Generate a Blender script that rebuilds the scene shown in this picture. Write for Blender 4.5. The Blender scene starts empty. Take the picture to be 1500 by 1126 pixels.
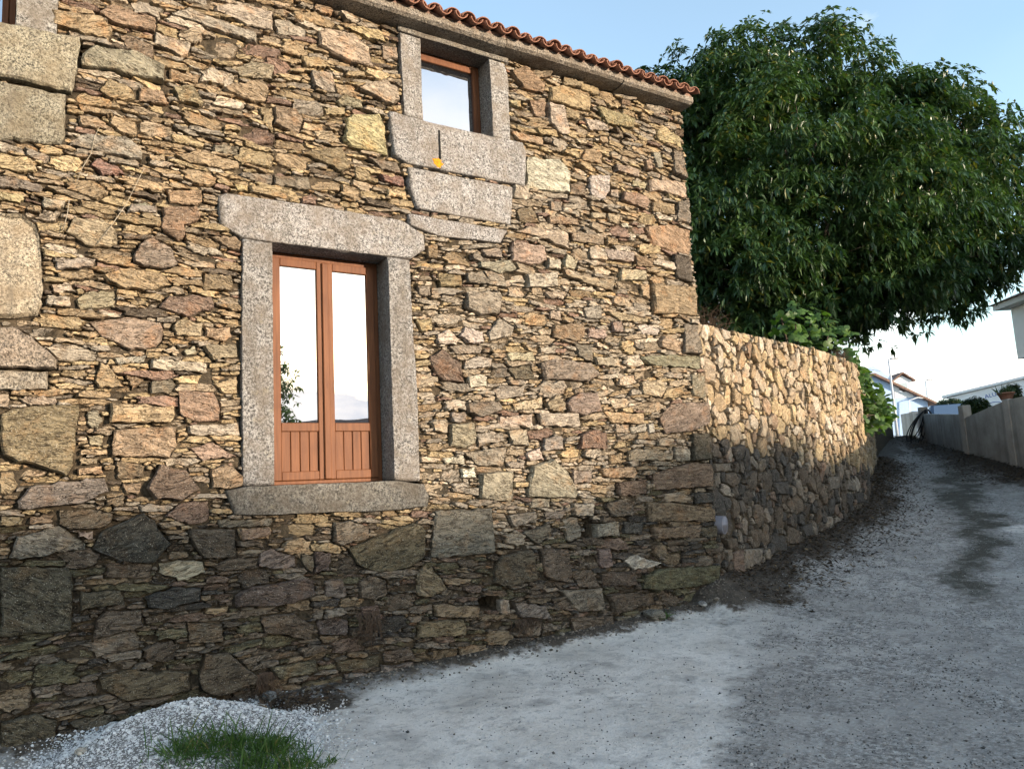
import bpy, math, random
import numpy as np
from mathutils import Vector, Matrix
random.seed(7); RNG = np.random.default_rng(7)
sc = bpy.context.scene
COL = sc.collection

# ------------------------------------------------------------------ camera (solved from the facade's vanishing points)
W, H, FPX = 1500, 1126, 1127.0
PITCH, ROLL, ANG, EYE = math.radians(7.6), math.radians(2.9), math.radians(57.4), 1.6
f0 = np.array([math.cos(ANG), math.sin(ANG), 0.]); r0 = np.array([math.sin(ANG), -math.cos(ANG), 0.]); up0 = np.array([0, 0, 1.])
FW = f0 * math.cos(PITCH) + up0 * math.sin(PITCH); uc = up0 * math.cos(PITCH) - f0 * math.sin(PITCH)
RT = r0 * math.cos(ROLL) - uc * math.sin(ROLL); UP = uc * math.cos(ROLL) + r0 * math.sin(ROLL)
CAM = np.array([0., -6.4266, EYE])
cam = bpy.data.cameras.new('camera'); camo = bpy.data.objects.new('camera', cam); COL.objects.link(camo)
M = Matrix(((RT[0], UP[0], -FW[0], CAM[0]), (RT[1], UP[1], -FW[1], CAM[1]), (RT[2], UP[2], -FW[2], CAM[2]), (0, 0, 0, 1)))
camo.matrix_world = M
cam.sensor_fit = 'HORIZONTAL'; cam.sensor_width = 36.0; cam.lens = 36.0 * FPX / W
cam.clip_start = 0.05; cam.clip_end = 3000
sc.camera = camo

# ------------------------------------------------------------------ sun, sky, exposure
SUN_AZ, SUN_EL = math.radians(28), math.radians(6.0)      # azimuth measured from the facade's normal (-Y) towards +X
SUN = Vector((math.sin(SUN_AZ) * math.cos(SUN_EL), -math.cos(SUN_AZ) * math.cos(SUN_EL), math.sin(SUN_EL)))
sl = bpy.data.lights.new('sun', 'SUN'); sl.energy = 2.0; sl.angle = math.radians(0.53); sl.color = (1.0, 0.835, 0.65)
so = bpy.data.objects.new('sun', sl); COL.objects.link(so); so.location = (0, -10, 30)
so.rotation_euler = (-SUN).to_track_quat('-Z', 'Y').to_euler()
SKY_STRENGTH, EXPOSURE = 0.15, 2.15
wd = bpy.data.worlds.new('World'); sc.world = wd; wd.use_nodes = True
nt = wd.node_tree; nt.nodes.clear(); N = nt.nodes.new; L = nt.links.new
out = N('ShaderNodeOutputWorld')
sky = N('ShaderNodeTexSky'); sky.sky_type = 'NISHITA'; sky.sun_disc = False
sky.sun_elevation = SUN_EL; sky.sun_rotation = math.atan2(SUN.x, SUN.y)
sky.altitude = 50; sky.air_density = 1.0; sky.dust_density = 0.6; sky.ozone_density = 1.4
bg = N('ShaderNodeBackground'); bg.inputs[1].default_value = SKY_STRENGTH; L(sky.outputs[0], bg.inputs[0])
tc = N('ShaderNodeTexCoord'); sep = N('ShaderNodeSeparateXYZ'); L(tc.outputs['Generated'], sep.inputs[0])
def wmath(op, a, b=None):
    n = N('ShaderNodeMath'); n.operation = op
    for i, v in enumerate((a, b)):
        if v is None: continue
        if isinstance(v, (int, float)): n.inputs[i].default_value = v
        else: L(v, n.inputs[i])
    return n.outputs[0]
zz = wmath('ADD', wmath('MAXIMUM', sep.outputs[2], 0.0), 0.22)
cmb = N('ShaderNodeCombineXYZ'); L(wmath('DIVIDE', sep.outputs[0], zz), cmb.inputs[0]); L(wmath('DIVIDE', sep.outputs[1], zz), cmb.inputs[1])
mp = N('ShaderNodeMapping'); L(cmb.outputs[0], mp.inputs[0]); mp.inputs['Location'].default_value = (3.1, 0.7, 0.0)
nz = N('ShaderNodeTexNoise'); nz.inputs['Scale'].default_value = 0.85; nz.inputs['Detail'].default_value = 9; nz.inputs['Roughness'].default_value = 0.56
L(mp.outputs[0], nz.inputs['Vector'])
# cloud cover thickens towards the horizon all round, as on a fair evening
cov = wmath('ADD', nz.outputs[0], wmath('MULTIPLY', wmath('SUBTRACT', 0.30, sep.outputs[2]), 0.55))
rp = N('ShaderNodeValToRGB'); L(cov, rp.inputs[0]); rp.color_ramp.elements[0].color = (.03, .03, .03, 1); rp.color_ramp.elements[0].position = 0.52; rp.color_ramp.elements[1].position = 0.66
cl = N('ShaderNodeBackground')
nz2 = N('ShaderNodeTexNoise'); nz2.inputs['Scale'].default_value = 1.7; nz2.inputs['Detail'].default_value = 5; L(mp.outputs[0], nz2.inputs['Vector'])
rp2 = N('ShaderNodeValToRGB'); L(nz2.outputs[0], rp2.inputs[0])
rp2.color_ramp.elements[0].position = 0.38; rp2.color_ramp.elements[0].color = (0.46, 0.52, 0.62, 1)
rp2.color_ramp.elements[1].position = 0.56; rp2.color_ramp.elements[1].color = (1.0, 0.93, 0.86, 1)
L(rp2.outputs[0], cl.inputs[0]); cl.inputs[1].default_value = 0.55
mx = N('ShaderNodeMixShader'); L(rp.outputs[0], mx.inputs[0]); L(bg.outputs[0], mx.inputs[1]); L(cl.outputs[0], mx.inputs[2])
L(mx.outputs[0], out.inputs[0])
vs = sc.view_settings; vs.view_transform = 'Standard'; vs.look = 'None'; vs.gamma = 1.0; vs.use_curve_mapping = False; vs.exposure = EXPOSURE
sc.cycles.use_denoising = True; sc.cycles.max_bounces = 4; sc.cycles.diffuse_bounces = 2; sc.cycles.use_adaptive_sampling = True; sc.cycles.adaptive_threshold = 0.03; sc.cycles.transparent_max_bounces = 8
sc.cycles.caustics_reflective = False; sc.cycles.caustics_refractive = False; sc.cycles.sample_clamp_indirect = 6.0

# ------------------------------------------------------------------ helpers
def ray(x, y): return FW + (x - W / 2) / FPX * RT - (y - H / 2) / FPX * UP
def fac(x, y):                       # pixel -> point of the facade plane (u, z)
    v = ray(x, y); t = -CAM[1] / v[1]; p = CAM + t * v
    return (p[0], p[2])
def at(x, y, d):                     # pixel at view depth d
    v = ray(x, y); return CAM + v * (d / (v @ f0))
def vd(d, lat, z=0.):                # view depth / lateral metres -> world
    p = CAM + f0 * d + r0 * lat; return np.array([p[0], p[1], z])
def to_vd(x, y):
    dx, dy = np.asarray(x) - CAM[0], np.asarray(y) - CAM[1]
    return dx * f0[0] + dy * f0[1], dx * r0[0] + dy * r0[1]

def _hash(i, j, k):
    n = (i * 374761393 + j * 668265263 + k * 2147483647 * 0 + k * 1274126177) & 0xFFFFFFFF
    n = ((n ^ (n >> 13)) * 1274126177) & 0xFFFFFFFF
    return ((n ^ (n >> 16)) & 0xFFFF) / 65535.0
def vnoise(x, y, z=0.0):             # value noise, -1..1, numpy arrays
    x, y, z = np.broadcast_arrays(np.asarray(x, float), np.asarray(y, float), np.asarray(z, float))
    xi, yi, zi = np.floor(x).astype(np.int64), np.floor(y).astype(np.int64), np.floor(z).astype(np.int64)
    fx, fy, fz = x - xi, y - yi, z - zi
    fx, fy, fz = [t * t * (3 - 2 * t) for t in (fx, fy, fz)]
    r = 0
    for a in (0, 1):
        for b in (0, 1):
            for c in (0, 1):
                r = r + _hash(xi + a, yi + b, zi + c) * np.abs(1 - a - fx) * np.abs(1 - b - fy) * np.abs(1 - c - fz)
    return r * 2 - 1
def fbm(x, y, z=0.0, o=3):
    r, a, f = 0, 1.0, 1.0
    for k in range(o):
        r = r + a * vnoise(x * f + 17.3 * k, y * f + 5.1 * k, np.asarray(z) * f + 3.7 * k); a *= 0.5; f *= 2.0
    return r / 1.75

def mesh_np(name, V, faces, smooth=False):
    """faces: list of (n,k) int arrays"""
    me = bpy.data.meshes.new(name)
    V = np.asarray(V, np.float32); me.vertices.add(len(V)); me.vertices.foreach_set('co', V.ravel())
    faces = [np.asarray(f, np.int32) for f in faces if len(f)]
    tot = sum(f.size for f in faces); npoly = sum(len(f) for f in faces)
    me.loops.add(tot); me.polygons.add(npoly)
    me.loops.foreach_set('vertex_index', np.concatenate([f.ravel() for f in faces]))
    sizes = np.concatenate([np.full(len(f), f.shape[1]) for f in faces])
    st = np.concatenate([[0], np.cumsum(sizes)[:-1]]).astype(np.int32)
    me.polygons.foreach_set('loop_start', st)
    me.polygons.foreach_set('use_smooth', np.full(npoly, smooth, bool))
    me.update(calc_edges=True); me.validate()
    return me
def set_col(me, C):
    a = me.color_attributes.new('Col', 'FLOAT_COLOR', 'POINT')
    a.data.foreach_set('color', np.asarray(C, np.float32).ravel())
def link(name, me, mat=None, parent=None, loc=None):
    o = bpy.data.objects.new(name, me); COL.objects.link(o)
    if mat is not None and me is not None and not len(me.materials): me.materials.append(mat)
    if loc is not None: o.location = loc
    if parent is not None: o.parent = parent
    return o
def empty(name, loc=(0, 0, 0), rz=0.0):
    o = bpy.data.objects.new(name, None); COL.objects.link(o); o.location = loc; o.rotation_euler = (0, 0, rz); o.empty_display_size = 0.2
    return o
def tag(o, label=None, cat=None, group=None, kind=None):
    if label: o['label'] = label
    if cat: o['category'] = cat
    if group: o['group'] = group
    if kind: o['kind'] = kind
    return o
class MB:
    """collects shapes into one mesh"""
    def __init__(s): s.v, s.f = [], []
    def add(s, V, F):
        b = len(s.v); s.v += [tuple(map(float, v)) for v in V]; s.f += [tuple(b + i for i in f) for f in F]; return s
    def box(s, x0, x1, y0, y1, z0, z1, bev=0.0):
        if bev <= 0:
            V = [(x, y, z) for z in (z0, z1) for y in (y0, y1) for x in (x0, x1)]
            return s.add(V, [(0, 2, 3, 1), (4, 5, 7, 6), (0, 1, 5, 4), (2, 6, 7, 3), (0, 4, 6, 2), (1, 3, 7, 5)])
        b = min(bev, (x1 - x0) * .45, (y1 - y0) * .45, (z1 - z0) * .45)
        V = []; idx = {}
        for iz, z in enumerate((z0, z1)):
            for iy, y in enumerate((y0, y1)):
                for ix, x in enumerate((x0, x1)):
                    sx, sy, sz = (1 - 2 * ix), (1 - 2 * iy), (1 - 2 * iz)
                    idx[ix, iy, iz, 'x'] = len(V); V.append((x, y + sy * b, z + sz * b))
                    idx[ix, iy, iz, 'y'] = len(V); V.append((x + sx * b, y, z + sz * b))
                    idx[ix, iy, iz, 'z'] = len(V); V.append((x + sx * b, y + sy * b, z))
        F = []
        for i in (0, 1):
            q = [idx[i, 0, 0, 'x'], idx[i, 1, 0, 'x'], idx[i, 1, 1, 'x'], idx[i, 0, 1, 'x']]; F.append(q if i else q[::-1])
            q = [idx[0, i, 0, 'y'], idx[0, i, 1, 'y'], idx[1, i, 1, 'y'], idx[1, i, 0, 'y']]; F.append(q if i else q[::-1])
            q = [idx[0, 0, i, 'z'], idx[1, 0, i, 'z'], idx[1, 1, i, 'z'], idx[0, 1, i, 'z']]; F.append(q if i else q[::-1])
        for i in (0, 1):
            for j in (0, 1):
                F.append([idx[0, i, j, 'y'], idx[1, i, j, 'y'], idx[1, i, j, 'z'], idx[0, i, j, 'z']])
                F.append([idx[i, 0, j, 'x'], idx[i, 1, j, 'x'], idx[i, 1, j, 'z'], idx[i, 0, j, 'z']])
                F.append([idx[i, j, 0, 'x'], idx[i, j, 1, 'x'], idx[i, j, 1, 'y'], idx[i, j, 0, 'y']])
        for k in [(a, b_, c) for a in (0, 1) for b_ in (0, 1) for c in (0, 1)]:
            F.append([idx[k + ('x',)], idx[k + ('y',)], idx[k + ('z',)]])
        return s.add(V, F)
    def tube(s, pts, rad, n=8, cap=True):
        pts = [np.asarray(p, float) for p in pts]; m = len(pts)
        rad = [rad] * m if isinstance(rad, (int, float)) else rad
        V = []; prev = None
        for i, p in enumerate(pts):
            t = pts[min(i + 1, m - 1)] - pts[max(i - 1, 0)]; t = t / (np.linalg.norm(t) + 1e-9)
            if prev is None:
                a = np.array([0, 0, 1.]) if abs(t[2]) < .9 else np.array([1., 0, 0]); e = np.cross(t, a)
            else: e = prev - t * (prev @ t)
            e = e / (np.linalg.norm(e) + 1e-9); prev = e; g = np.cross(t, e)
            for k in range(n):
                a = 2 * math.pi * k / n; V.append(p + rad[i] * (math.cos(a) * e + math.sin(a) * g))
        F = [(i * n + k, i * n + (k + 1) % n, (i + 1) * n + (k + 1) % n, (i + 1) * n + k) for i in range(m - 1) for k in range(n)]
        if cap: F += [tuple(range(n))[::-1], tuple((m - 1) * n + k for k in range(n))]
        return s.add(V, F)
    def prism(s, poly, y0, y1, axis='y'):
        n = len(poly)
        if axis == 'y': V = [(u, y0, z) for u, z in poly] + [(u, y1, z) for u, z in poly]
        else: V = [(u, z, y0) for u, z in poly] + [(u, z, y1) for u, z in poly]
        return s.add(V, [tuple(range(n)), tuple(range(2 * n - 1, n - 1, -1))] + [(i, i + n, (i + 1) % n + n, (i + 1) % n) for i in range(n)])
    def lathe(s, prof, c, n=20):
        V = [(c[0] + r * math.cos(2 * math.pi * k / n), c[1] + r * math.sin(2 * math.pi * k / n), c[2] + z) for r, z in prof for k in range(n)]
        F = [(i * n + k, i * n + (k + 1) % n, (i + 1) * n + (k + 1) % n, (i + 1) * n + k) for i in range(len(prof) - 1) for k in range(n)]
        return s.add(V, F)
    def xf(s, R, loc):          # rotate by angle R about z, then move
        c, n = math.cos(R), math.sin(R)
        s.v = [(c * x - n * y + loc[0], n * x + c * y + loc[1], z + loc[2]) for x, y, z in s.v]; return s
    def build(s, name, mat, parent=None, smooth=False):
        me = bpy.data.meshes.new(name); me.from_pydata(s.v, [], s.f)
        if smooth: me.polygons.foreach_set('use_smooth', [True] * len(me.polygons))
        me.update()
        bmfix(me)
        return link(name, me, mat, parent)
import bmesh
def bmfix(me):
    bm = bmesh.new(); bm.from_mesh(me); bmesh.ops.recalc_face_normals(bm, faces=bm.faces); bm.to_mesh(me); bm.free()

# ------------------------------------------------------------------ materials
MT = {}
def newmat(name):
    m = bpy.data.materials.new(name); m.use_nodes = True; n = m.node_tree; MT[name] = m
    return m, n, n.nodes['Principled BSDF']
def nd(n, typ, **kw):
    x = n.nodes.new(typ)
    for k, v in kw.items():
        if k.startswith('i_'):
            key = k[2:]; key = int(key) if key.isdigit() else key.replace('_', ' ')
            if hasattr(v, 'is_output') or isinstance(v, bpy.types.NodeSocket): n.links.new(v, x.inputs[key])
            else: x.inputs[key].default_value = v
        else: setattr(x, k, v)
    return x
def ramp(n, src, stops):
    r = n.nodes.new('ShaderNodeValToRGB'); n.links.new(src, r.inputs[0]); e = r.color_ramp.elements
    while len(e) < len(stops): e.new(0.5)
    for i, (p, c) in enumerate(stops):
        e[i].position = p; e[i].color = (c, c, c, 1) if isinstance(c, (int, float)) else (*c, 1)
    return r.outputs[0]
def mix(n, fac, a, b, mode='MIX'):
    m = n.nodes.new('ShaderNodeMix'); m.data_type = 'RGBA'; m.blend_type = mode; m.clamp_factor = True
    for key, v in ((0, fac), (6, a), (7, b)):
        if isinstance(v, bpy.types.NodeSocket): n.links.new(v, m.inputs[key])
        elif isinstance(v, (int, float)): m.inputs[key].default_value = v if key == 0 else (v, v, v, 1)
        else: m.inputs[key].default_value = (*v, 1)
    return m.outputs[2]
def noise(n, vec, scale, detail=4, rough=.55, out=0, dist=0.0):
    x = n.nodes.new('ShaderNodeTexNoise'); x.inputs['Scale'].default_value = scale; x.inputs['Detail'].default_value = detail
    x.inputs['Roughness'].default_value = rough; x.inputs['Distortion'].default_value = dist
    if vec is not None: n.links.new(vec, x.inputs['Vector'])
    return x.outputs[out]
def objco(n): return n.nodes.new('ShaderNodeTexCoord').outputs['Object']
def mapping(n, vec, scale=(1, 1, 1), rot=(0, 0, 0), loc=(0, 0, 0)):
    x = n.nodes.new('ShaderNodeMapping'); n.links.new(vec, x.inputs[0]); x.inputs['Scale'].default_value = scale; x.inputs['Rotation'].default_value = rot; x.inputs['Location'].default_value = loc
    return x.outputs[0]
def bump(n, height, strength, dist=0.02, normal=None):
    b = n.nodes.new('ShaderNodeBump'); b.inputs['Strength'].default_value = strength; b.inputs['Distance'].default_value = dist
    n.links.new(height, b.inputs['Height'])
    if normal is not None: n.links.new(normal, b.inputs['Normal'])
    return b.outputs[0]
def fin(n, bs, color, rough, normal=None, spec=0.3):
    for key, v in (('Base Color', color), ('Roughness', rough)):
        if isinstance(v, bpy.types.NodeSocket): n.links.new(v, bs.inputs[key])
        else: bs.inputs[key].default_value = (*v, 1) if key == 'Base Color' else v
    bs.inputs['Specular IOR Level'].default_value = spec
    if normal is not None: n.links.new(normal, bs.inputs['Normal'])

def rubble_material(name, lam=1.0, bmp=0.9):
    m, n, bs = newmat(name)
    at_ = nd(n, 'ShaderNodeAttribute', attribute_name='Col')
    co = objco(n)
    # each stone carries its own random number: its grain is shifted and tilted by it
    off = nd(n, 'ShaderNodeVectorMath', operation='SCALE', i_0=(31.0, 17.0, 23.0)); n.links.new(at_.outputs['Alpha'], off.inputs['Scale'])
    p = nd(n, 'ShaderNodeVectorMath', operation='ADD'); n.links.new(co, p.inputs[0]); n.links.new(off.outputs[0], p.inputs[1])
    rot = nd(n, 'ShaderNodeVectorRotate', rotation_type='Y_AXIS'); n.links.new(p.outputs[0], rot.inputs['Vector'])
    ang = nd(n, 'ShaderNodeMath', operation='MULTIPLY_ADD', i_1=.9 * lam, i_2=-0.45 * lam); n.links.new(at_.outputs['Alpha'], ang.inputs[0]); n.links.new(ang.outputs[0], rot.inputs['Angle'])
    v = rot.outputs[0]
    lamv = mapping(n, v, (7.0, 8.0, 30.0))
    l1 = noise(n, lamv, 1.0, 3, .65, dist=.6); l2 = noise(n, v, 26, 3, .7); l3 = noise(n, v, 130, 1, .6); l4 = noise(n, v, 7, 2, .6)
    tone = nd(n, 'ShaderNodeMath', operation='ADD'); n.links.new(ramp(n, l1, [(.28, .55), (.72, 1.15)]), tone.inputs[0]); n.links.new(ramp(n, l2, [(.3, -.25), (.7, .33)]), tone.inputs[1])
    c = mix(n, 1.0, at_.outputs['Color'], tone.outputs[0], 'MULTIPLY')
    c = mix(n, ramp(n, l4, [(.54, 0), (.74, .55)]), c, mix(n, 1.0, at_.outputs['Color'], (1.3, .92, .62), 'MULTIPLY'))       # iron staining
    c = mix(n, ramp(n, noise(n, v, 11, 3, .7), [(.53, 0), (.68, .7)]), c, mix(n, 1.0, at_.outputs['Color'], (.42, .40, .40), 'MULTIPLY'))     # soot-grey crust
    c = mix(n, ramp(n, l3, [(.62, 0), (.74, .5)]), c, (.55, .50, .42))      # pale mineral flecks
    c = mix(n, ramp(n, l1, [(.455, 0), (.475, .75), (.49, .75), (.505, 0)]), c, mix(n, 1.0, at_.outputs['Color'], (.22, .19, .16), 'MULTIPLY'))   # dirt lodged in the splits
    led = ramp(n, l1, [(.30, .0), (.40, .22), (.455, .25), (.48, .0), (.505, .62), (.60, .70), (.63, 1.0)])
    hgt = nd(n, 'ShaderNodeMath', operation='MULTIPLY_ADD', i_1=.75); n.links.new(l2, hgt.inputs[0]); n.links.new(led, hgt.inputs[2])
    h2 = nd(n, 'ShaderNodeMath', operation='MULTIPLY_ADD', i_1=.22); n.links.new(l3, h2.inputs[0]); n.links.new(hgt.outputs[0], h2.inputs[2])
    fin(n, bs, c, .92, bump(n, h2.outputs[0], bmp, .03), .2)
    return m
rubble_material('rubble', 1.0, .92)
rubble_material('field_stone', 2.4, 0.6)

m, n, bs = newmat('granite')
at_ = nd(n, 'ShaderNodeAttribute', attribute_name='Col'); co = objco(n)
g1 = noise(n, co, 52, 3, .75); g2 = noise(n, co, 5, 3, .65); g3 = noise(n, co, 95, 1, .6)
c = mix(n, 1.0, at_.outputs['Color'], ramp(n, g1, [(.36, .16), (.46, .75), (.60, 1.35)]), 'MULTIPLY')
c = mix(n, ramp(n, g3, [(.37, .8), (.45, 0)]), c, (.045, .04, .037))
c = mix(n, ramp(n, g2, [(.42, 0), (.66, .7)]), c, mix(n, 1.0, at_.outputs['Color'], (.60, .52, .44), 'MULTIPLY'))
c = mix(n, ramp(n, noise(n, mapping(n, co, (9, 9, .9)), 1.0, 3, .6), [(.52, 0), (.72, .55)]), c, (.11, .092, .072))      # rain streaks
c = mix(n, ramp(n, noise(n, co, 13, 3, .7), [(.62, 0), (.70, .4)]), c, (.22, .19, .13))                                # grey-green lichen film
g4 = nd(n, 'ShaderNodeMath', operation='MULTIPLY_ADD', i_1=.8); n.links.new(noise(n, co, 22, 4, .6), g4.inputs[0]); n.links.new(g1, g4.inputs[2])
fin(n, bs, c, .9, bump(n, g4.outputs[0], .8, .016), .25)

m, n, bs = newmat('mortar')
co = objco(n); a = noise(n, co, 18, 6, .7); b = noise(n, co, 2.0, 4)
c = mix(n, ramp(n, a, [(.35, 0), (.68, 1)]), (.030, .023, .016), (.13, .098, .064))
c = mix(n, ramp(n, b, [(.4, 0), (.7, .5)]), c, (.055, .05, .04))
fin(n, bs, c, 1.0, bump(n, a, 1.0, .04), .1)
m, n, bs = newmat('rubble_far')           # faces of the house that no stone is told apart on
co = objco(n); vv = nd(n, 'ShaderNodeTexVoronoi', feature='DISTANCE_TO_EDGE'); n.links.new(mapping(n, co, (4.5, 4.5, 9)), vv.inputs['Vector']); vv.inputs['Scale'].default_value = 1.0
vc = nd(n, 'ShaderNodeTexVoronoi'); n.links.new(mapping(n, co, (4.5, 4.5, 9)), vc.inputs['Vector']); vc.inputs['Scale'].default_value = 1.0
c = mix(n, vc.outputs['Color'], (.34, .24, .14), (.22, .17, .12)); c = mix(n, ramp(n, vv.outputs['Distance'], [(.02, 1), (.09, 0)]), c, (.04, .03, .02))
fin(n, bs, c, .95, bump(n, ramp(n, vv.outputs['Distance'], [(0, 0), (.15, 1)]), .8, .05), .2)

m, n, bs = newmat('wood')
co = objco(n); g = noise(n, mapping(n, co, (38, 38, 2.2)), 1.0, 6, .6, dist=.5); g2 = noise(n, co, 3, 3)
c = mix(n, ramp(n, g, [(.3, 0), (.7, 1)]), (.105, .038, .015), (.19, .072, .028)); c = mix(n, ramp(n, g2, [(.45, 0), (.7, .5)]), c, (.085, .028, .011))
fin(n, bs, c, .6, bump(n, g, .12, .004), .25)
m, n, bs = newmat('glass')               # coated double glazing over an unlit room
co = objco(n)
bs.inputs['Base Color'].default_value = (.012, .012, .014, 1); bs.inputs['Roughness'].default_value = .02
gl = nd(n, 'ShaderNodeBsdfGlossy'); gl.inputs['Roughness'].default_value = .004; gl.inputs['Color'].default_value = (.93, .95, 1, 1)
bw = bump(n, noise(n, co, 2.2, 1), .05, .02); n.links.new(bw, gl.inputs['Normal'])
ms = nd(n, 'ShaderNodeMixShader'); ms.inputs[0].default_value = .46
n.links.new(bs.outputs[0], ms.inputs[1]); n.links.new(gl.outputs[0], ms.inputs[2]); n.links.new(ms.outputs[0], n.nodes['Material Output'].inputs[0])
m, n, bs = newmat('terracotta')
co = objco(n); oi = nd(n, 'ShaderNodeObjectInfo'); a = noise(n, co, 9, 5, .65); b = noise(n, co, 45, 3)
c = mix(n, ramp(n, a, [(.35, 0), (.65, 1)]), (.20, .095, .062), (.31, .155, .105)); c = mix(n, oi.outputs['Random'], c, mix(n, .5, c, (.22, .10, .07)))
c = mix(n, ramp(n, b, [(.55, 0), (.72, .8)]), c, (.07, .06, .05))
fin(n, bs, c, .9, bump(n, b, .3, .006), .2)
def plain(name, col, rough=.8, var=.25, scale=6, bmp=.15, spec=.3, metal=0):
    m, n, bs = newmat(name); co = objco(n); a = noise(n, co, scale, 5, .6)
    dk = tuple(x * (1 - var) for x in col); lt = tuple(min(1, x * (1 + var)) for x in col)
    c = mix(n, ramp(n, a, [(.32, 0), (.68, 1)]), dk, lt)
    fin(n, bs, c, rough, bump(n, noise(n, co, scale * 9, 4), bmp, .01) if bmp else None, spec); bs.inputs['Metallic'].default_value = metal
    return m
plain('pvc', (.20, .19, .21), .5, .12, 8, .05); plain('rubber', (.012, .012, .014), .5, .2, 8, 0); plain('dark', (.01, .009, .008), .9, .2, 4, 0)
plain('galvanised', (.45, .47, .50), .45, .12, 5, 0, .5, .6); plain('whitewash', (.78, .78, .77), .85, .06, .8, .08); plain('bluewash', (.40, .53, .72), .85, .05, .7, .05)
plain('lichen', (.52, .22, .012), .95, .3, 40, .5); plain('lamp_grey', (.55, .56, .58), .5, .08, 5, 0); plain('bark', (.10, .075, .055), .95, .4, 14, .9)
plain('car_paint', (.05, .09, .16), .25, .05, 2, 0, .6); plain('white_paint', (.75, .75, .74), .5, .05, 2, 0); plain('sign_blue', (.10, .17, .42), .6, .05, 2, 0); plain('dry_stem', (.33, .28, .21), .9, .25, 20, .2)
plain('root_brown', (.085, .055, .036), .95, .35, 12, .2); plain('tile_far', (.20, .125, .095), .9, .35, 9, .5)

m, n, bs = newmat('concrete')
co = objco(n); a = noise(n, co, 2.0, 6, .65); st = noise(n, mapping(n, co, (5, 5, .5)), 1.0, 4, .6)
c = mix(n, ramp(n, a, [(.3, 0), (.7, 1)]), (.28, .245, .21), (.46, .41, .36)); c = mix(n, ramp(n, st, [(.5, 0), (.75, .5)]), c, (.12, .105, .09))
fin(n, bs, c, .92, bump(n, noise(n, co, 30, 5), .35, .012), .25)

def leaf_material(name, dark, light, rough=.42, trans=.22, yellow=(.16, .15, .03)):
    m, n, bs = newmat(name); at_ = nd(n, 'ShaderNodeAttribute', attribute_name='Col')
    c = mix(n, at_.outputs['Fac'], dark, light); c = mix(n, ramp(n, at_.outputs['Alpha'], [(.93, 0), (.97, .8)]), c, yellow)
    fin(n, bs, c, rough, None, .45)
    tr = nd(n, 'ShaderNodeBsdfTranslucent'); n.links.new(mix(n, 1.0, c, (1.5, 1.7, .7), 'MULTIPLY'), tr.inputs[0])
    ms = nd(n, 'ShaderNodeMixShader'); ms.inputs[0].default_value = trans
    n.links.new(bs.outputs[0], ms.inputs[1]); n.links.new(tr.outputs[0], ms.inputs[2]); n.links.new(ms.outputs[0], n.nodes['Material Output'].inputs[0])
leaf_material('chestnut_leaf', (.020, .050, .019), (.075, .135, .042), .40, .2)
leaf_material('fig_leaf', (.024, .058, .013), (.085, .160, .030), .5, .3)
leaf_material('grass', (.030, .075, .012), (.085, .16, .03), .5, .25, (.22, .19, .07))
leaf_material('hedge_leaf', (.015, .035, .012), (.045, .08, .02), .5, .15)
leaf_material('dead_leaf', (.025, .017, .011), (.085, .055, .032), .9, .05, (.22, .16, .09))
m, n, bs = newmat('pebble'); at_ = nd(n, 'ShaderNodeAttribute', attribute_name='Col'); fin(n, bs, at_.outputs['Color'], .9, None, .25)

m, n, bs = newmat('lane')
at_ = nd(n, 'ShaderNodeAttribute', attribute_name='Col'); sp = nd(n, 'ShaderNodeSeparateColor'); n.links.new(at_.outputs['Color'], sp.inputs[0])
co = objco(n)
a = noise(n, co, 1.1, 4, .66); b = noise(n, co, 8, 4, .72); s1 = noise(n, co, 55, 3, .75); s2 = noise(n, co, 190, 1, .6); e = noise(n, co, .55, 3, .6); p_ = noise(n, co, 2.6, 3, .7)
m_ = noise(n, co, 21, 4, .8)
asph = mix(n, ramp(n, s1, [(.36, 0), (.62, 1)]), (.19, .175, .155), (.58, .545, .495)); asph = mix(n, ramp(n, s2, [(.57, 0), (.63, .85)]), asph, (.60, .585, .56))
asph = mix(n, ramp(n, m_, [(.44, 0), (.60, .85)]), asph, (.10, .09, .08)); asph = mix(n, ramp(n, m_, [(.30, .7), (.42, 0)]), asph, (.58, .56, .53)); asph = mix(n, ramp(n, b, [(.50, 0), (.64, .5)]), asph, (.13, .12, .11)); asph = mix(n, ramp(n, p_, [(.46, 0), (.62, .6)]), asph, (.54, .505, .46)); asph = mix(n, ramp(n, e, [(.42, 0), (.6, .5)]), asph, (.28, .26, .235))
conc = mix(n, ramp(n, a, [(.34, 0), (.64, 1)]), (.58, .535, .475), (.80, .755, .69)); conc = mix(n, ramp(n, b, [(.52, 0), (.66, .55)]), conc, (.30, .28, .26)); conc = mix(n, ramp(n, s1, [(.58, 0), (.68, .5)]), conc, (.22, .20, .185))
conc = mix(n, ramp(n, p_, [(.54, 0), (.70, .6)]), conc, (.29, .27, .25)); conc = mix(n, ramp(n, m_, [(.58, 0), (.66, .6)]), conc, (.17, .155, .14))
dirt = mix(n, ramp(n, b, [(.3, 0), (.7, 1)]), (.028, .022, .017), (.10, .08, .06)); dirt = mix(n, ramp(n, s1, [(.58, 0), (.68, .7)]), dirt, (.24, .20, .155))
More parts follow.
